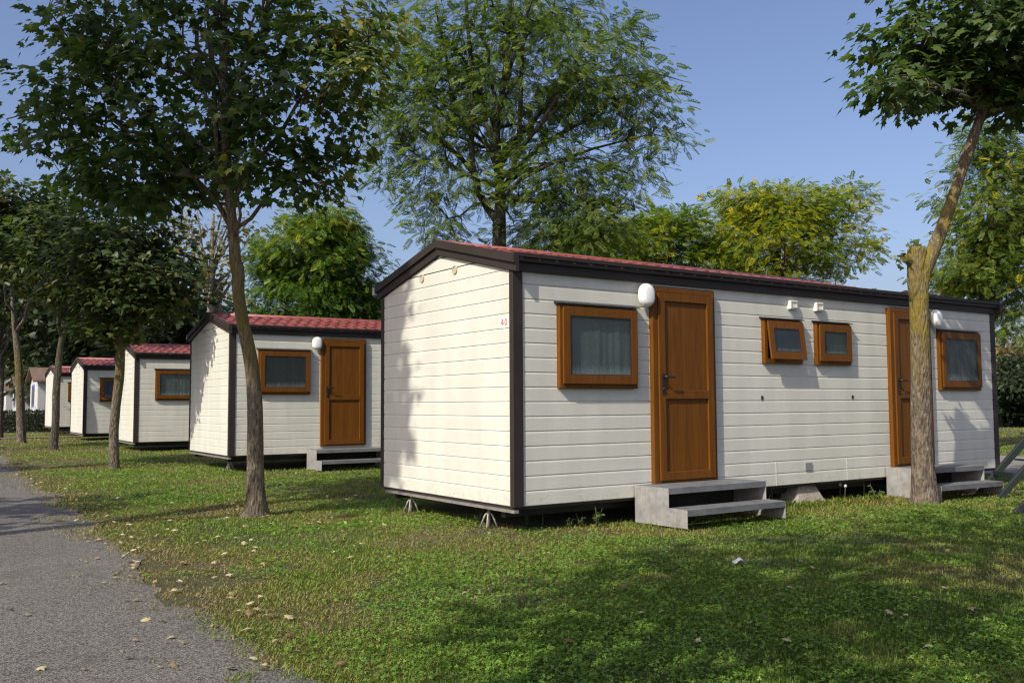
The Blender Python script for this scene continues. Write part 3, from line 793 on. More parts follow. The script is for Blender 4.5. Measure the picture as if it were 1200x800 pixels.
# ------------------------------------------------------------------ lawn (uncountable)
foot = [(0.0, 0.0, 0.0)]+[(x, y, a) for x, y, a, z in CABS]
def lawn_ok(x, y, jitter=0.0):
    ok = (x > edge_x(y)-jitter) & ~((x > 10.2) & (x < 15.2))
    for fx, fy, fa in foot:
        c, s = math.cos(-fa), math.sin(-fa); lx = c*(x-fx)-s*(y-fy); ly = s*(x-fx)+c*(y-fy)
        ok &= ~((lx > 0.35) & (lx < L_M-0.2) & (ly > 0.12) & (ly < W_-0.1))
    return ok
def sample_view(n, dmin, dmax, g, margin=4):
    d = np.exp(g.uniform(math.log(dmin), math.log(dmax), n))
    half = math.degrees(math.atan(600/CF))+margin
    az = CYAW + np.radians(g.uniform(-half, half, n))
    return CP[0]+d*np.cos(az), CP[1]+d*np.sin(az), d
def grass_mat(name, trans, rough):
    return leaf_mat(name, [(0.0, (0.080, 0.145, 0.018)), (0.35, (0.150, 0.230, 0.030)), (0.55, (0.23, 0.265, 0.048)), (0.75, (0.245, 0.215, 0.062)), (1.0, (0.28, 0.215, 0.10))], trans, (1.3, 1.4, 0.6), rough)
gg = np.random.default_rng(11)
x, y, d = sample_view(1000000, 3.2, 46, gg)
dry = vnoise(x, y, 0.55, 41, 4)*0.6 + vnoise(x, y, 2.6, 77, 3)*0.4
bare = vnoise(x, y, 1.7, 131, 3)
dens = np.clip(1.55-1.5*np.clip((dry-0.50)*4, 0, 1), 0.25, 1)*np.clip(1-(bare-.60)*8, .40, 1)
near_edge = np.clip(1-(x-edge_x(y))/0.9, 0, 1)
k = lawn_ok(x, y, np.where(vnoise(x, y, 2.4, 61, 2) > .60, .55, .20)*gg.random(len(x))**2) & (gg.random(len(x)) < dens*(1-0.35*near_edge))
x, y, d, dry = x[k], y[k], d[k], dry[k]; ne = near_edge[k]; n = len(x)
z = np.where(x < edge_x(y)-.03, GZ, ground_z(x, y)-0.004)
pos = np.stack([x, y, z], 1)
hgt = (0.012+0.022*gg.random(n)**1.6)*(1+0.012*d)*(1.15-0.5*np.clip((dry-.45)*3, 0, 1))
hgt = hgt*np.where((x > 2.6) & (x < 6.2) & (y > -.55) & (y < .3), 1.9, 1.0)*np.where((abs(y) < .35) & (x > -.1) & (x < 8), 1.35, 1.0)
tall = gg.random(n) < 0.012; hgt = np.where(tall, hgt*1.9, hgt)
ang = gg.uniform(0, 2*math.pi, n); lean = gg.uniform(0.15, 1.1, n)
td = np.stack([np.cos(ang)*lean, np.sin(ang)*lean, np.ones(n)], 1)
nr = np.stack([np.cos(ang), np.sin(ang), -0.1*np.ones(n)], 1) + gg.normal(size=(n, 3))*.15
wd = (0.0014+0.00072*d)*(0.7+0.6*gg.random(n))
tint = np.clip(0.42-0.14*np.clip((-1.0-y)/1.2, 0, 1)+gg.normal(size=n)*0.15+np.clip((dry-0.46)*2.6, -.22, .42)+0.16*np.clip((1.5-x)/4, 0, 1)*np.clip((y+1.5)/3, 0, 1)+0.30*ne*(gg.random(n) < .7), 0, 1)
BL = ([(-.5, 0, 0), (.5, 0, 0), (.36, .55, .10), (0, 1, .30), (-.36, .55, .10)], [(0, 1, 2, 3, 4)])
lo_ = scatter_mesh('lawn_grass', BL[0], BL[1], pos, td, nr, np.stack([wd, hgt, hgt], 1), tint, grass_mat('grass_blades', 0.3, 0.55))
tag(lo_, kind='stuff')
# clover and other broad low leaves in patches
x, y, d = sample_view(210000, 3.2, 26, gg)
patch = vnoise(x, y, 0.75, 91, 3)*0.65 + vnoise(x, y, 3.0, 14, 2)*0.35
k = lawn_ok(x, y) & (gg.random(len(x)) < np.clip((patch-0.43)*7, 0.05, 1)*(1-np.clip(1-(x-edge_x(y))/0.8, 0, 1)*.8))
x, y, d, patch = x[k], y[k], d[k], patch[k]; n = len(x)
pos = np.stack([x, y, ground_z(x, y)+0.006+0.026*gg.random(n)], 1)
ang = gg.uniform(0, 2*math.pi, n)
td = np.stack([np.cos(ang), np.sin(ang), gg.normal(size=n)*.30], 1); nr = np.array([0, 0, 1.0])+gg.normal(size=(n, 3))*.42
cv, cf = [], []
for q in range(3):
    a = q*2*math.pi/3; o = len(cv)
    for (px, py, pz) in ((0, 0, 0), (.36, .42, .06), (.28, .88, .10), (0, 1.0, .02), (-.28, .88, .10), (-.36, .42, .06)):
        cv.append((px*math.cos(a)-py*math.sin(a), px*math.sin(a)+py*math.cos(a), pz))
    cf.append(tuple(range(o, o+6)))
sc = (0.0075+0.0006*d)*(0.7+0.6*gg.random(n))
tint = np.clip(gg.random(n)*0.9, 0, 1)
cl_ = scatter_mesh('clover_leaves', cv, cf, pos, td, nr, sc, tint,
      leaf_mat('clover', [(0.0, (0.075, 0.165, 0.018)), (0.6, (0.140, 0.265, 0.030)), (1.0, (0.23, 0.33, 0.050))], 0.3, (1.3, 1.5, 0.5), 0.5))
tag(cl_, kind='stuff')

# fallen leaves: litter over the road edge and the lawn
gl = np.random.default_rng(23)
px, py = [], []
for (u0, u1, v0, v1, cnt) in ((90, 470, 575, 660, 120), (150, 360, 640, 790, 34), (0, 260, 560, 790, 20), (470, 1190, 600, 790, 26), (240, 330, 590, 625, 16), (300, 445, 545, 600, 16)):
    for _ in range(cnt):
        P = on_ground(gl.uniform(u0, u1), gl.uniform(v0, v1)); px.append(P[0]); py.append(P[1])
for _ in range(120):
    P = on_ground(0, 0, 0) if False else None
    yy = gl.uniform(-3.5, 14); px.append(float(edge_x(yy))+gl.normal()*0.14+.05); py.append(yy)
px = np.array(px); py = np.array(py); k = lawn_ok(px, py) | (px < edge_x(py)); px, py = px[k], py[k]; n = len(px)
on_r = px < edge_x(py)-.03
pz = np.where(on_r, GZ+0.012, ground_z(px, py)+0.030)
ang = gl.uniform(0, 6.28, n)
td = np.stack([np.cos(ang), np.sin(ang), gl.normal(size=n)*.18], 1); nr = np.array([0, 0, 1.0])+gl.normal(size=(n, 3))*.30
lv_ = [(a_, b_, c_*2.6+0.30*abs(a_)**1.3) for a_, b_, c_ in MAPLE[0]]
ll = scatter_mesh('leaf_litter', lv_, MAPLE[1], np.stack([px, py, pz], 1), td, nr, gl.uniform(0.024, 0.060, n), gl.random(n),
     leaf_mat('dry_leaves', [(0.0, (0.15, 0.08, 0.035)), (0.25, (0.28, 0.20, 0.10)), (0.6, (0.42, 0.36, 0.20)), (1.0, (0.52, 0.48, 0.30))], 0.15, (1, 1, .8), 0.7))
tag(ll, kind='stuff')
# ------------------------------------------------------------------ trees
def path(pts, d, z0=None):
    """[(u, v, radius)] at depth d -> trunk list"""
    return [(at(u, v, d), r) for u, v, r in pts]
def lobe(u, v, d, ru, rv, rd, w_=1.0, yawed=True):
    """ellipsoid whose centre is seen at (u, v), half sizes in metres from pixel half sizes ru, rv; rd in metres"""
    s = d/CF; return (at(u, v, d), (max(ru*s, rd)*0.5+ru*s*.5, max(ru*s, rd)*.5+rd*.5, rv*s), w_)

# left maple, right beside the nearest home
b1 = on_ground(299, 603); d1_ = depth_of(b1)
tr1 = [(b1-np.array([0, 0, .05]), .185)] + path([(300, 597, .125), (300, 585, .106), (299.5, 560, .095), (299, 525, .088), (298.5, 470, .077), (294.5, 425, .072), (285, 380, .067), (279.5, 345, .066), (279, 318, .070), (275.5, 302, .060), (273, 270, .053), (269.5, 230, .050), (266, 190, .046), (263, 130, .040), (262, 60, .042), (263, -20, .032), (266, -90, .02)], d1_)
lb1 = [lobe(235, 90, d1_, 150, 110, 1.45, 2.6), lobe(90, 130, d1_, 75, 70, .8, 0.85), lobe(375, 110, d1_, 85, 85, .9, 1.2), lobe(230, -50, d1_, 150, 90, 1.4, 1.6),
       lobe(160, 208, d1_, 80, 36, .9, 1.0), lobe(330, 200, d1_, 85, 34, .9, .9), lobe(250, 190, d1_+.7, 60, 35, .7, .5), lobe(120, 50, d1_, 80, 60, .9, .7), lobe(400, 20, d1_, 70, 60, .8, .6)]
maple1 = tree('maple_tree', 'maple with a dark broad crown standing between the two nearest homes', 'tree', b1, tr1, lb1, MT['leaf_maple'], MT['bark_left'], MAPLE,
     370, 23, 0.108, (0.155, 0.085), 20, .017, .45, .9, .55, 31, 'trees along the road', tint_bias=lambda p: np.clip(((p-at(335, 100, d1_)) @ _r)*.4, 0, .38))  # yellower leaves towards the right, their sunlit look put into the tint
# a knot on the trunk is part of its mesh; right-hand forked maple
b2 = on_ground(1083, 589); d2_ = depth_of(b2)
tr2 = [(b2-np.array([0, 0, .06]) , .185)] + path([(1083, 575, 0.1458), (1081, 540, 0.1278), (1080, 500, 0.1170), (1079, 440, 0.1089), (1078, 390, 0.1053), (1077, 350, 0.1053), (1080, 325, 0.0972), (1087, 308, 0.0828), (1096, 288, 0.0756), (1106, 262, 0.0702), (1117, 230, 0.0648), (1127, 200, 0.0603), (1133, 183, 0.0648), (1139, 165, 0.0567), (1152, 130, 0.0522), (1163, 95, 0.0468), (1172, 50, 0.0504), (1178, -10, 0.0405), (1180, -80, 0.0270)], d2_)
def stump(mb, base):
    q = [at(1078, 360, d2_)-base, at(1075, 330, d2_)-base, at(1074, 308, d2_)-base, at(1074, 293, d2_)-base, at(1073.5, 289, d2_)-base]
    mb.tube(q, [.098, .102, .098, .094, .070], 14, .10, 3)
    q = [at(1070, 312, d2_)-base, at(1063, 304, d2_-.05)-base, at(1058, 300, d2_-.08)-base]
    mb.tube(q, [.05, .045, .04], 8, .1, 4)
lb2 = [lobe(1170, 40, d2_, 110, 65, 1.2, 1.6), lobe(1072, 55, d2_, 56, 42, .6, .75), lobe(1230, 30, d2_, 120, 90, 1.1, 1.2), lobe(1110, 100, d2_, 62, 30, .6, .5), lobe(1180, -70, d2_, 150, 80, 1.3, 1.2), lobe(1200, 110, d2_, 70, 30, .7, .5), lobe(1060, 110, d2_-.6, 40, 22, .5, .25)]
maple2 = tree('maple_tree', 'forked maple with yellow mossy bark and a sawn stump in front of the second door', 'tree', b2, tr2, lb2, MT['leaf_maple'], MT['bark_near'], MAPLE,
     300, 21, 0.122, (0.19, 0.10), 18, .030, .4, .9, .78, 47, 'trees along the road', extra_trunk=stump, tint_bias=lambda p: -0.06)
# shoots on the stump
# roadside row further back
def row_tree(uv, pts, lobes, label, seed, ncl=150, per=24, ls=.15, mat_='leaf_autumn', tw=True, bark='bark_left', limb_lo=.6, tb=None, doff=0.0):
    b = on_ground(*uv); dd = depth_of(b)
    t_ = [(b-np.array([0, 0, .05]), pts[0][2]*1.3)]+path(pts, dd)
    return tree('maple_tree', label, 'tree', b, t_, [lobe(u, v, dd+doff, a, c, e, w_) for u, v, a, c, e, w_ in lobes], MT[mat_], MT[bark], MAPLE_S, ncl, per, ls, (.24, .12), 12, .03, .4, .7, limb_lo, seed, 'trees along the road', tw, tb)
row_tree((134, 549), [(134, 543, .100), (133.5, 505, .085), (136, 475, .08), (140, 440, .085), (141, 410, .08), (139, 390, .085), (140, 360, .065), (143, 320, .05), (147, 270, .035)],
         [(150, 320, 80, 60, 1.3, 2), (95, 335, 45, 45, .8, .7), (188, 335, 40, 46, .9, .9), (140, 275, 66, 36, 1.1, 1), (130, 385, 40, 22, .6, .35)],
         'slim maple with browning leaves between the second and third homes', 61, 230, 26, .14)
row_tree((63, 527), [(63, 522, .115), (65, 495, .10), (66, 460, .095), (68, 432, .09), (70, 412, .08), (73, 390, .066), (77, 360, .05), (80, 320, .035)],
         [(90, 285, 80, 52, 1.1, 2), (45, 310, 50, 40, .9, 1), (115, 325, 48, 40, .9, 1)],
         'dark trunked maple standing close in front of the farthest cream home', 63, 200, 24, .20, bark='bark_dark')
row_tree((25, 519), [(25, 515, .15), (24, 480, .135), (23, 445, .12), (21, 415, .11), (17, 380, .085), (14, 330, .06), (14, 270, .04)],
         [(8, 245, 75, 45, 1.2, 2), (35, 262, 45, 30, 1.0, .8), (-25, 262, 50, 36, 1.0, 1)],
         'straight grey maple trunk in front of the clipped hedge', 65, 200, 22, .21, bark='bark_left', doff=-1.7)
row_tree((-1.5, 513), [(-1, 508, .14), (0, 470, .12), (1, 430, .11), (-4, 380, .08), (-8, 300, .05)],
         [(-10, 300, 90, 70, 2.5, 2), (-40, 350, 60, 60, 1.6, 1)],
         'maple cut by the left edge of the photo, beside the hedge', 67, 160, 24, .26, bark='bark_dark')

# big honey locust behind the nearest home
d3 = 17.4; b3 = at(582, 472, d3); b3[2] = GZ
tr3 = [(b3-np.array([0, 0, .05]), .24)] + path([(582, 480, .20), (582, 400, .165), (583, 330, .145), (585, 285, .130), (585, 262, .125), (586, 230, .095), (584, 190, .085), (582, 150, .07), (590, 100, .055), (596, 40, .04), (600, -20, .03)], d3)
def locust_limbs(mb, base):
    for pts in ([(585, 262, .085), (572, 245, .075), (560, 225, .068), (553, 190, .06), (552, 140, .05), (553, 80, .042), (548, 30, .035), (545, -30, .02)],
                [(556, 205, .05), (540, 185, .045), (520, 168, .04), (490, 150, .034), (455, 128, .024), (430, 110, .012)],
                [(586, 228, .06), (600, 205, .055), (608, 170, .05), (610, 120, .045), (612, 60, .035), (620, 0, .02)],
                [(606, 180, .045), (630, 150, .04), (650, 120, .035), (672, 80, .028), (690, 40, .018)],
                [(585, 240, .05), (610, 210, .04), (650, 190, .034), (690, 185, .024), (740, 205, .012)],
                [(552, 130, .035), (530, 115, .03), (522, 60, .024), (510, 10, .016)],
                [(630, 150, .03), (670, 110, .026), (715, 90, .02), (765, 85, .012), (800, 95, .006)]):
        mb.tube([at(u, v, d3+((u*7+v*3) % 10-5)*.10)-base for u, v, _ in pts], [r for _, _, r in pts], 7, .04, 2)
lb3 = [lobe(600, 90, d3, 120, 95, 1.9, 2.2), lobe(500, 120, d3, 70, 70, 1.3, 1.0), lobe(700, 90, d3, 80, 70, 1.3, 1.2), lobe(600, 0, d3, 150, 60, 1.8, 1.4), lobe(760, 130, d3, 45, 65, .7, .35),
       lobe(530, 215, d3, 85, 38, 1.3, .75), lobe(660, 205, d3, 75, 45, 1.1, .8), lobe(690, 258, d3, 66, 36, 1.0, .9), lobe(460, 175, d3, 35, 60, .7, .35), lobe(735, 200, d3, 32, 35, .6, .2), lobe(470, 60, d3, 50, 60, .9, .5),
       lobe(640, 275, d3, 60, 26, 1.0, .4), lobe(520, 265, d3, 40, 24, .8, .25)]
locust = tree('locust_tree', 'tall feathery locust rising behind the red roof of the nearest home', 'tree', b3, tr3, lb3, MT['leaf_locust'], MT['bark_dark'], PINNATE,
     630, 20, 0.20, (0.24, 0.12), 26, .026, .35, .35, .55, 71, extra_trunk=locust_limbs, up=.6, tint_pow=1.3)

# round dense tree behind the second home
d4 = 24.0; b4 = at(372, 472, d4); b4[2] = GZ
t4 = [(b4-np.array([0, 0, .05]), .22)]+path([(372, 470, .18), (372, 400, .15), (371, 330, .11), (372, 270, .05)], d4)
tree('leafy_tree', 'rounded bright green tree behind the roof of the second home', 'tree', b4, t4,
     [lobe(375, 300, d4, 62, 55, 1.3, 2), lobe(375, 262, d4, 42, 32, .9, .9), lobe(325, 335, d4, 38, 48, .9, .9), lobe(420, 335, d4, 36, 48, .9, 1), lobe(375, 355, d4, 70, 40, 1.3, 1.2), lobe(330, 300, d4, 40, 26, .8, .5), lobe(408, 290, d4, 34, 26, .8, .5)],
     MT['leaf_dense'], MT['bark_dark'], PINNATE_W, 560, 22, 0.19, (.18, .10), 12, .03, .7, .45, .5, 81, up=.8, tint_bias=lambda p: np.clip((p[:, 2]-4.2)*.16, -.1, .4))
# yellowing tree
d5 = 27.0; b5 = at(905, 472, d5); b5[2] = GZ
t5 = [(b5-np.array([0, 0, .05]), .22)]+path([(905, 470, .18), (905, 400, .15), (908, 330, .11), (915, 270, .06)], d5)
tree('locust_tree', 'yellowing feathery tree above the roof in the middle right', 'tree', b5, t5,
     [lobe(900, 285, d5, 85, 45, 1.8, 2), lobe(845, 300, d5, 42, 38, 1.2, .8), lobe(920, 240, d5, 62, 24, 1.2, .8), lobe(985, 285, d5, 40, 48, 1.0, .6), lobe(990, 235, d5, 38, 22, .6, .25), lobe(870, 240, d5, 35, 22, .8, .4), lobe(900, 350, d5, 110, 40, 1.8, 1)],
     MT['leaf_yellow'], MT['bark_dark'], PINNATE_W, 560, 20, 0.22, (.26, .13), 14, .026, .5, .2, .5, 83, up=.7, tint_bias=lambda p: .10*np.sin(p[:, 0]*2.1)+.08*np.sin(p[:, 1]*3+p[:, 2]*2)-.03+.12*rng.normal(size=len(p)))
# lower trees closing the gap between locust and yellow tree
d6 = 26.5; b6 = at(765, 472, d6); b6[2] = GZ
t6 = [(b6-np.array([0, 0, .05]), .18)]+path([(765, 470, .14), (765, 400, .12), (768, 320, .07), (770, 270, .04)], d6)
tree('locust_tree', 'olive green tree over the roof between the tall locust and the yellowing one', 'tree', b6, t6,
     [lobe(770, 290, d6, 52, 38, 1.2, 1.4), lobe(720, 300, d6, 45, 36, 1.2, 1), lobe(660, 310, d6, 50, 34, 1.2, .9), lobe(790, 262, d6, 36, 20, .8, .5), lobe(750, 350, d6, 90, 34, 1.4, .9)],
     MT['leaf_yellow'], MT['bark_dark'], PINNATE_W, 400, 20, 0.21, (.24, .13), 12, .026, .5, .2, .5, 85, up=.7, tint_bias=lambda p: -.22+.16*np.sin(p[:, 0]*1.7+p[:, 2])+.1*rng.normal(size=len(p)))
# right-hand locust behind the home's far end
d7 = 23.0; b7 = at(1150, 472, d7); b7[2] = GZ
t7 = [(b7-np.array([0, 0, .05]), .22)]+path([(1150, 470, .18), (1152, 400, .15), (1155, 330, .12), (1160, 260, .09), (1165, 200, .06), (1168, 150, .03)], d7)
tree('locust_tree', 'feathery green tree behind the far right end of the nearest home', 'tree', b7, t7,
     [lobe(1165, 240, d7, 65, 70, 1.4, 1.6), lobe(1130, 310, d7, 42, 40, .9, .8), lobe(1185, 320, d7, 60, 52, 1.3, 1.3), lobe(1150, 170, d7, 42, 32, .8, .4), lobe(1225, 250, d7, 70, 90, 1.4, 1.2), lobe(1190, 375, d7, 42, 26, 1.0, .35)],
     MT['leaf_locust'], MT['bark_dark'], PINNATE_W, 520, 20, 0.21, (.24, .13), 16, .026, .4, .35, .5, 87, up=.7, tint_bias=lambda p: .08+.10*np.sin(p[:, 1]*2.3+p[:, 2]*1.7))
# half bare tree seen between the crowns on the left
d8 = 31.0; b8 = at(245, 472, d8); b8[2] = GZ
t8 = [(b8-np.array([0, 0, .05]), .20)]+path([(245, 470, .17), (245, 400, .14), (247, 350, .11), (248, 300, .08), (250, 250, .04)], d8)
def bare(mb, base):
    gb = random.Random(9)
    for u1, v1 in ((215, 245), (228, 232), (262, 228), (278, 240), (300, 248), (310, 275), (232, 280), (205, 290), (290, 300), (268, 262)):
        u0, v0 = 246+gb.uniform(-2, 2), gb.uniform(320, 385)
        pts = [at(u0+(u1-u0)*t**1.25+gb.uniform(-2, 2)*(0 < t < 1), v0+(v1-v0)*t, d8+(u1-246)*.02*t) for t in (0, .25, .5, .75, 1)]
        mb.tube([p-base for p in pts], [.065, .05, .038, .026, .012], 6, .05, 1)
tree('thin_tree', 'half bare tree with pale branches showing between the crowns on the left', 'tree', b8, t8,
     [lobe(232, 290, d8, 32, 50, 1.0, 1), lobe(280, 275, d8, 34, 42, 1.0, .7), lobe(255, 330, d8, 40, 40, 1.0, .6)],
     MT['leaf_pale'], MT['bark_pale'], MAPLE_S, 60, 16, 0.17, (.24, .18), 8, .03, .4, .8, .5, 89, extra_trunk=bare)

# backdrop trees closing the view behind the row of homes
def plain_tree(x, y, h, r, label, mat_, seed, ncl=170, per=20, ls=.42, low=.12, grp='dark trees behind the homes', cat='tree', name='leafy_tree', tb=None, ysc=1.0):
    b = np.array([x, y, GZ]); g = np.random.default_rng(seed)
    lobes = [((x, y, GZ+h*.56), (r*.85, r*.85, h*.36), 2.0)]
    for k in range(6):
        a = 2*math.pi*k/6+g.uniform(-.3, .3); zz = GZ+h*g.uniform(low+.12, .82); q = r*g.uniform(.55, .8)
        lobes.append(((x+q*math.cos(a), y+q*math.sin(a), zz), (r*.45, r*.45, h*.16), .6))
    t_ = [(b-np.array([0, 0, .05]), h*.032), (b+np.array([0, 0, h*.2]), h*.024), (b+np.array([g.normal()*.1, g.normal()*.1, h*.55]), h*.016), (b+np.array([g.normal()*.2, g.normal()*.2, h*.88]), h*.005)]
    return tree(name, label, cat, b, t_, lobes, MT[mat_], MT['bark_dark'], OVAL, ncl, per, ls, (r*.15, r*.09), 10, .03, .6, .6, .25, seed, grp, True, tb)
def pos_at(u, d): p = at(u, 472, d); return p[0], p[1]
BD = [(438, 38, 6.2, 3.0, 'dark bushy tree seen under the tall locust, left of the nearest roof apex'),
      (330, 44, 6.5, 3.3, 'dark tree behind the second home to the left of the rounded green tree'),
      (275, 42, 6.3, 2.8, 'dark tree right behind the trunk of the broad maple'),
      (205, 41, 7.6, 3.0, 'dark leafy tree behind the roof of the third home'),
      (165, 58, 9.5, 4.2, 'big dark tree far behind the slim browning maple'),
      (100, 56, 9.0, 4.0, 'dark tree mass above the roof of the fourth home'),
      (55, 62, 10.0, 4.4, 'dark tree directly above the roof of the farthest cream home'),
      (15, 82, 13.0, 5.2, 'far dark tree behind the old homes beyond the hedge'),
      (-30, 86, 14.0, 6.0, 'far dark tree cut by the left edge behind the roadside maples')]
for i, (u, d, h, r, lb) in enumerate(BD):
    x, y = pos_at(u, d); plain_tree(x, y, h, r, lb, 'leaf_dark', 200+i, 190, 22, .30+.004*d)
for i, (u, d, h, r, lb) in enumerate([(480, 40, 5.6, 3.0, 'green tree low behind the left slope of the nearest roof'), (560, 42, 5.8, 3.2, 'green tree behind the ridge under the tall locust'), (640, 44, 6.0, 3.4, 'green tree showing through the lower right of the tall locust'),
                                      (1060, 46, 7.0, 3.4, 'green tree low over the roof beside the forked maple trunk')]):
    x, y = pos_at(u, d); plain_tree(x, y, h, r, lb, 'leaf_dense', 230+i, 170, 20, .36, grp='green trees behind the homes')
# dark tall hedge, russet bush and far trees seen past the right end of the nearest home
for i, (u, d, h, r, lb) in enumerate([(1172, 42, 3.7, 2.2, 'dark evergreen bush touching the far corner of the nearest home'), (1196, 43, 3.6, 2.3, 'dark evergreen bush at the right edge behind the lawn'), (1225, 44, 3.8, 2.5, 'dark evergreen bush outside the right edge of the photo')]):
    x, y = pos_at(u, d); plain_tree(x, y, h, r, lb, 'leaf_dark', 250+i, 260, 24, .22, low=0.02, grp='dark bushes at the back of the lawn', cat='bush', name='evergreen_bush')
x, y = pos_at(1192, 52); plain_tree(x, y, 4.6, 2.6, 'russet bush above the dark evergreens on the right', 'leaf_russet', 260, 160, 20, .30, low=.02, grp=None, cat='bush', name='russet_bush')
for i, (u, d) in enumerate([(1180, 95), (1215, 100), (1150, 105)]):
    x, y = pos_at(u, d); plain_tree(x, y, 8.5, 4.5, ['hazy far tree seen past the corner of the nearest home', 'far tree at the right edge behind the russet bush', 'far tree hidden by the right end of the nearest home'][i], 'leaf_pale' if i == 0 else 'leaf_dense', 270+i, 120, 18, .6, grp='far trees')

# trees across the road, outside the photo: they throw the shadows on the road, lawn and crowns
def shade_tree(base, lobes, label, seed, ncl=200, per=20, ls=.24, trunk_top=None):
    b = np.array([base[0], base[1], GZ]); top = max(l[0][2] for l in lobes)
    t_ = [(b-np.array([0, 0, .05]), .20), (b+np.array([.05, .05, 2.0]), .14), (np.array([lobes[0][0][0], lobes[0][0][1], top*.6]), .10), (np.array([lobes[0][0][0], lobes[0][0][1], top]), .04)]
    return tree('maple_tree', label, 'tree', b, t_, lobes, MT['leaf_maple'], MT['bark_left'], MAPLE_S, ncl, per, ls, (.26, .16), 12, .035, .3, .6, .4, seed, 'trees across the road')
shade_tree((-9.0, 0.9), [((-9.0, 1.15, 10.5), (2.1, 2.1, 2.4), 3), ((-9.0, 3.0, 4.4), (1.5, 1.4, 1.0), .9), ((-9.0, -0.25, 8.7), (.9, .65, 1.3), .8)], 'tall maple across the road whose shadow falls over the broad maple', 301, 245, 20, .22)
shade_tree((-9.0, 9.8), [((-9.0, 10.2, 10.4), (2.0, 2.0, 2.3), 3), ((-9.0, 11.6, 4.4), (1.4, 1.2, 1.0), .6)], 'tall maple across the road shading the slim browning maple', 303, 240, 20, .28)
shade_tree((-9.0, 19.0), [((-9.0, 19.9, 10.4), (1.8, 1.7, 2.2), 3), ((-9.0, 21.2, 4.4), (1.4, 1.2, 1.0), .6)], 'tall maple across the road shading the dark trunked maple', 305, 220, 20, .30)
shade_tree((-7.2, -6.0), [((-6.2, -5.2, 6.2), (1.9, 1.5, 1.5), 3), ((-6.9, -6.6, 5.6), (1.2, 1.0, .8), .6), ((-8.0, -5.2, 6.0), (1.3, 1.1, 1.0), .9)], 'maple beside the camera whose shadow lies on the lawn before the steps', 311, 100, 15, .18)
shade_tree((-3.9, -8.6), [((-3.0, -5.5, 6.3), (2.0, 1.6, 1.5), 3), ((-3.6, -7.4, 6.0), (2.0, 1.0, 1.2), 1.5)], 'maple behind the camera whose shadow lies on the right foreground lawn', 313, 96, 15, .18)

# ------------------------------------------------------------------ clipped hedge by the road bend
hb = np.array([0.0, 40.2, GZ])
hedge = empty('clipped_hedge', hb); tag(hedge, 'low clipped dark green hedge beyond the farthest cream home', 'hedge')
gh = np.random.default_rng(5)
hx0, hx1, hw, hh = -0.8, 7.5, 0.9, 0.92
core = MB(); core.box((hx0+.1, .1, 0), (hx1-.1, hw-.1, hh-.1)); core.build('branches', MT['bark_dark'], hedge)
n = 9000
side = gh.integers(0, 4, n); hp = np.stack([gh.uniform(hx0, hx1, n), gh.uniform(0, hw, n), gh.uniform(0, hh, n)], 1)
hp[side == 0, 1] = gh.normal(size=(side == 0).sum())*.03; hp[side == 1, 2] = hh+gh.normal(size=(side == 1).sum())*.03
hp[side == 2, 1] = hw+gh.normal(size=(side == 2).sum())*.03
hn = np.where((side == 1)[:, None], np.array([0, 0, 1.]), np.array([0, -1., .2]))+gh.normal(size=(n, 3))*.5
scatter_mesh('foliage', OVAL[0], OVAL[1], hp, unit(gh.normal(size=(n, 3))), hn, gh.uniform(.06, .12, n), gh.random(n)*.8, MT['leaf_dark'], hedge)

# ------------------------------------------------------------------ old homes beyond the hedge
MT['old_wall'] = siding_mat('old_pale_cladding', (0.48, 0.48, 0.48))
MT['old_roof'] = simple('brown_shingle', (0.13, 0.085, 0.06), 0.8, 0.3, 3)
MT['blue'] = simple('blue_paint', (0.11, 0.13, 0.36), 0.5)
MT['pane_old'] = simple('grey_pane', (0.10, 0.12, 0.15), 0.15)
def old_home(u, d, label, wdt=2.7):
    p = at(u, 470, d); root = empty('caravan_home', (p[0], p[1], GZ), 0.0)
    tag(root, label, 'mobile home', 'old pale homes beyond the hedge')
    Lh, h0, h1, ap = 7.5, .35, 2.45, 3.05
    wl = MB(); wl.prism([(0, h0), (wdt, h0), (wdt, h1), (wdt/2, ap), (0, h1)], 'x', 0, Lh)
    for k in range(14):
        z = h0+.15*k; wl.box((.02, -.008, z), (Lh-.02, 0, z+.125))
    wl.build('wall', MT['old_wall'], root)
    for k in range(2):
        s = -1 if k == 0 else 1
        r = MB(); y0 = -.2 if s < 0 else wdt+.2; z0 = h1-.09
        r.hexa([(-.25, y0, z0), (Lh+.2, y0, z0), (Lh+.2, wdt/2, ap+.02), (-.25, wdt/2, ap+.02), (-.25, y0, z0+.07), (Lh+.2, y0, z0+.07), (Lh+.2, wdt/2, ap+.09), (-.25, wdt/2, ap+.09)])
        r.build('roof', MT['old_roof'], root)
    f = MB(); 
    f.box((-.04, .75, 1.15), (0, wdt-.75, 2.25)); fo = f.build('window', MT['blue'], root)
    pn = MB(); pn.box((-.05, .85, 1.25), (-.0401, wdt-.85, 2.15)); pn.build('pane', MT['pane_old'], fo)
    for y in (.45, wdt-.75):
        s_ = MB(); s_.box((-.05, y, 1.12), (0, y+.28, 2.28)); s_.build('shutter', MT['white'], root)
    return root
old_home(44, 46.0, 'pale home with brown roof and blue framed window directly behind the hedge')
old_home(21, 58.0, 'pale home partly hidden by the straight grey trunk beyond the hedge')
old_home(7, 74.0, 'farthest pale home at the left edge beyond the hedge')

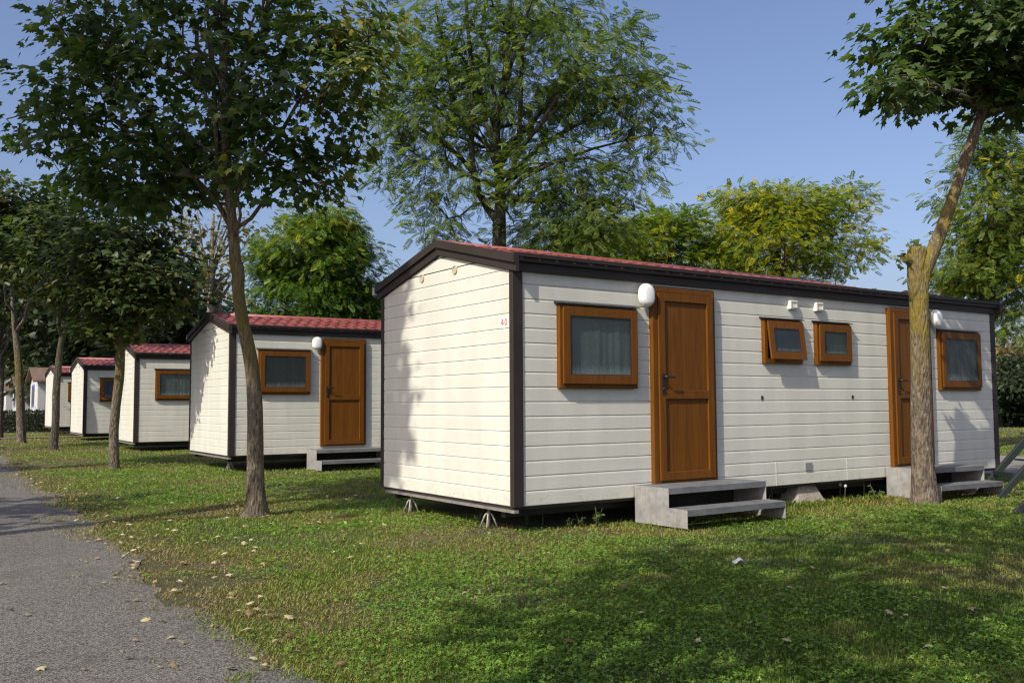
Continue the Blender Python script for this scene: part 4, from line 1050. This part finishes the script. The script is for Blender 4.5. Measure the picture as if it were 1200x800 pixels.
# ------------------------------------------------------------------ garden chairs
MT['chair'] = simple('dark_green_plastic', (0.013, 0.021, 0.019), 0.5, 0.1)
def make_chair():
    """reclining plastic garden chair: two long slanting legs, back legs, seat, tall back"""
    root = empty('garden_chair', (0, 0, 0))
    for y in (0.0, 0.52):
        l = MB(); l.hexa([(0.0, y, 0), (.09, y, 0), (.09, y+.05, 0), (0, y+.05, 0), (.68, y, .74), (.77, y, .70), (.77, y+.05, .70), (.68, y+.05, .74)]); l.build('leg', MT['chair'], root, .006)
        l = MB(); l.hexa([(1.30, y, 0), (1.36, y, 0), (1.36, y+.05, 0), (1.30, y+.05, 0), (1.02, y+.002, .43), (1.09, y+.002, .43), (1.09, y+.048, .43), (1.02, y+.048, .43)]); l.build('leg', MT['chair'], root, .006)
        a = MB(); a.box((.62, y-.01, .7405), (1.18, y+.06, .765)); a.box((1.05, y+.005, .432), (1.10, y+.045, .740)); a.build('armrest', MT['chair'], root, .006)
    c = MB(); c.bar((.24, .05, .26), (.24, .52, .26), .035, .055); c.build('crossbar', MT['chair'], root)
    s = MB()
    for k in range(7): s.box((.50+k*.085, .052, .415-k*.004), (.575+k*.085, .518, .435-k*.004))
    s.build('seat', MT['chair'], root, .004)
    b = MB()
    for k in range(6):
        y = .035+k*.088; b.hexa([(1.10, y, .38), (1.12, y, .38), (1.12, y+.06, .38), (1.10, y+.06, .38), (1.37, y, 1.02), (1.39, y, 1.02), (1.39, y+.06, 1.02), (1.37, y+.06, 1.02)])
    b.bar((1.375, .03, 1.03), (1.375, .54, 1.03), .03, .06); b.build('backrest', MT['chair'], root, .004)
    return root
ch1 = make_chair(); f1 = on_ground(1169, 582.5); f2 = on_ground(1190, 573.5)
ch1.location = (f1[0], f1[1], GZ); ch1.rotation_euler = (0, 0, math.atan2(-.56, .83))
tag(ch1, 'dark green plastic garden chair cut by the right edge beside the far steps', 'chair', 'green garden chairs')
ch2 = copy_tree(ch1); f3 = on_ground(1196, 608); ch2.location = (f3[0], f3[1], GZ); ch2.rotation_euler = (0, 0, math.atan2(-.56, .83)-.35)
ch2['label'] = 'nearer green garden chair with only one foot showing at the right edge'

# ------------------------------------------------------------------ weeds, seed heads, litter
MT['stem'] = simple('weed_stem', (0.13, 0.16, 0.06), 0.7)
MT['weedleaf'] = leaf_mat('weed_leaf', [(0, (0.05, 0.10, 0.03)), (1, (0.12, 0.17, 0.05))], .3)
MT['fluff'] = simple('seed_fluff', (0.62, 0.60, 0.57), 0.9, .1)
MT['paper'] = simple('white_paper', (0.42, 0.44, 0.47), 0.6, .05)
def make_clock():
    root = empty('dandelion', (0, 0, 0))
    s = MB(); s.tube([(0, 0, 0), (.006, .004, .07), (.003, .01, .15)], [.0035, .003, .0025], 5); s.build('stem', MT['stem'], root)
    h = MB(); c = np.array((.003, .01, .158))
    vs, fs = [], []; nu, nv2 = 10, 6; rr = random.Random(4)
    for j in range(nv2+1):
        for i in range(nu):
            a = 2*math.pi*i/nu; b = math.pi*j/nv2; q = .019*(1+rr.uniform(-.18, .18))
            vs.append(c+q*np.array((math.sin(b)*math.cos(a), math.sin(b)*math.sin(a), math.cos(b))))
    fs = [(j*nu+i, j*nu+(i+1) % nu, (j+1)*nu+(i+1) % nu, (j+1)*nu+i) for j in range(nv2) for i in range(nu)]
    h.add(vs, fs); h.build('seed_head', MT['fluff'], root)
    return root
dl0 = make_clock(); DG = 'white seed heads along the homes'
DD = [(636, 613, 1.05, 'white seed head pair nearest the dark corner post'), (906, 590, 1.25, 'tall white seed head right of the nearest steps'), (985, 583, .85, 'white seed head left of the pair by the concrete block'),
      (990, 584, .8, 'short white seed head right beside the concrete block'), (1012, 581, 1.3, 'tallest white seed head before the far steps'), (1021, 580, 1.2, 'white seed head touching the side of the far steps'), (1145, 569, 1.0, 'white seed head behind the lower tread of the far steps')]
for i, (u, v, s, lb) in enumerate(DD):
    o = dl0 if i == 0 else copy_tree(dl0)
    P = on_ground(u, v+2); o.location = (P[0], P[1], GZ); o.scale = (s*1.15, s*1.15, s*1.35); o.rotation_euler = (0, 0, i*1.3)
    tag(o, lb, 'weed', DG)
def make_weed(seed):
    g = np.random.default_rng(seed); root = empty('tall_weed', (0, 0, 0)); s = MB(); P_, T_ = [], []
    for k in range(5):
        a = g.uniform(0, 6.28); h = g.uniform(.08, .2); q = np.array((math.cos(a), math.sin(a), 0))*h*.45
        pts = [np.zeros(3), q*.4+np.array((0, 0, h*.55)), q+np.array((0, 0, h))]; s.tube(pts, [.003, .0025, .0012], 4)
        for _ in range(6):
            t = g.uniform(.3, 1); P_.append(q*t+np.array((0, 0, h*t))); b = g.uniform(0, 6.28); T_.append((math.cos(b), math.sin(b), g.uniform(-.2, .5)))
    s.build('stem', MT['stem'], root)
    scatter_mesh('leaves', OVAL[0], OVAL[1], np.array(P_), np.array(T_), np.array([0, 0, 1.])+g.normal(size=(len(P_), 3))*.3, g.uniform(.025, .05, len(P_)), g.random(len(P_)), MT['weedleaf'], root)
    return root
WD = [(560, 613, 1.0, 'leafy weed left of the jack stand near the corner'), (617, 616, .9, 'leafy weed right below the dark corner post'), (680, 617, .8, 'weed in the gap under the wall left of the nearest steps'), (700, 617, 1.1, 'dry stalky weed under the wall close to the nearest steps'), (895, 600, 1.0, 'weed leaning on the right side of the nearest steps'),
      (1028, 586, 1.15, 'green weed against the white side of the far steps'), (845, 612, .7, 'weed growing under the lower tread of the nearest steps'), (668, 618, .6, 'tiny weed under the wall below the large window')]
for i, (u, v, s, lb) in enumerate(WD):
    o = make_weed(400+i); P = on_ground(u, v); o.location = (P[0], P[1], GZ-.01); o.scale = (s, s, s); tag(o, lb, 'weed', 'weeds along the homes')
pp = MB(); P = on_ground(866, 664); gp = np.random.default_rng(3)
xs = np.linspace(-.042, .042, 7); vs = [(a, b*.7, .012+.016*math.sin(a*60+1)+gp.uniform(0, .010)-.12*abs(a)) for b in xs for a in xs]
fs = [(j*7+i, j*7+i+1, (j+1)*7+i+1, (j+1)*7+i) for j in range(6) for i in range(6)]
pp.add(vs, fs); po = pp.build('paper_scrap', MT['paper'], None, 0, (P[0], P[1], GZ+.03)); po.rotation_euler = (0.1, .15, -.5)
sm = po.modifiers.new('thickness', 'SOLIDIFY'); sm.thickness = .001
tag(po, 'crumpled white paper scrap on the shaded lawn', 'litter')
# leafy shoots sprouting from the sawn stump
sh = np.random.default_rng(77); n = 26
c0 = at(1060, 303, d2_-.08)-b2; c1 = at(1075, 288, d2_)-b2
hp = np.where((np.arange(n) < 15)[:, None], c0, c1)+sh.normal(size=(n, 3))*.05
scatter_mesh('shoots', MAPLE_S[0], MAPLE_S[1], hp, unit(sh.normal(size=(n, 3))), np.array([0, 0, 1.])+sh.normal(size=(n, 3))*.6, sh.uniform(.05, .09, n), .6+.35*sh.random(n), MT['leaf_maple'], maple2)
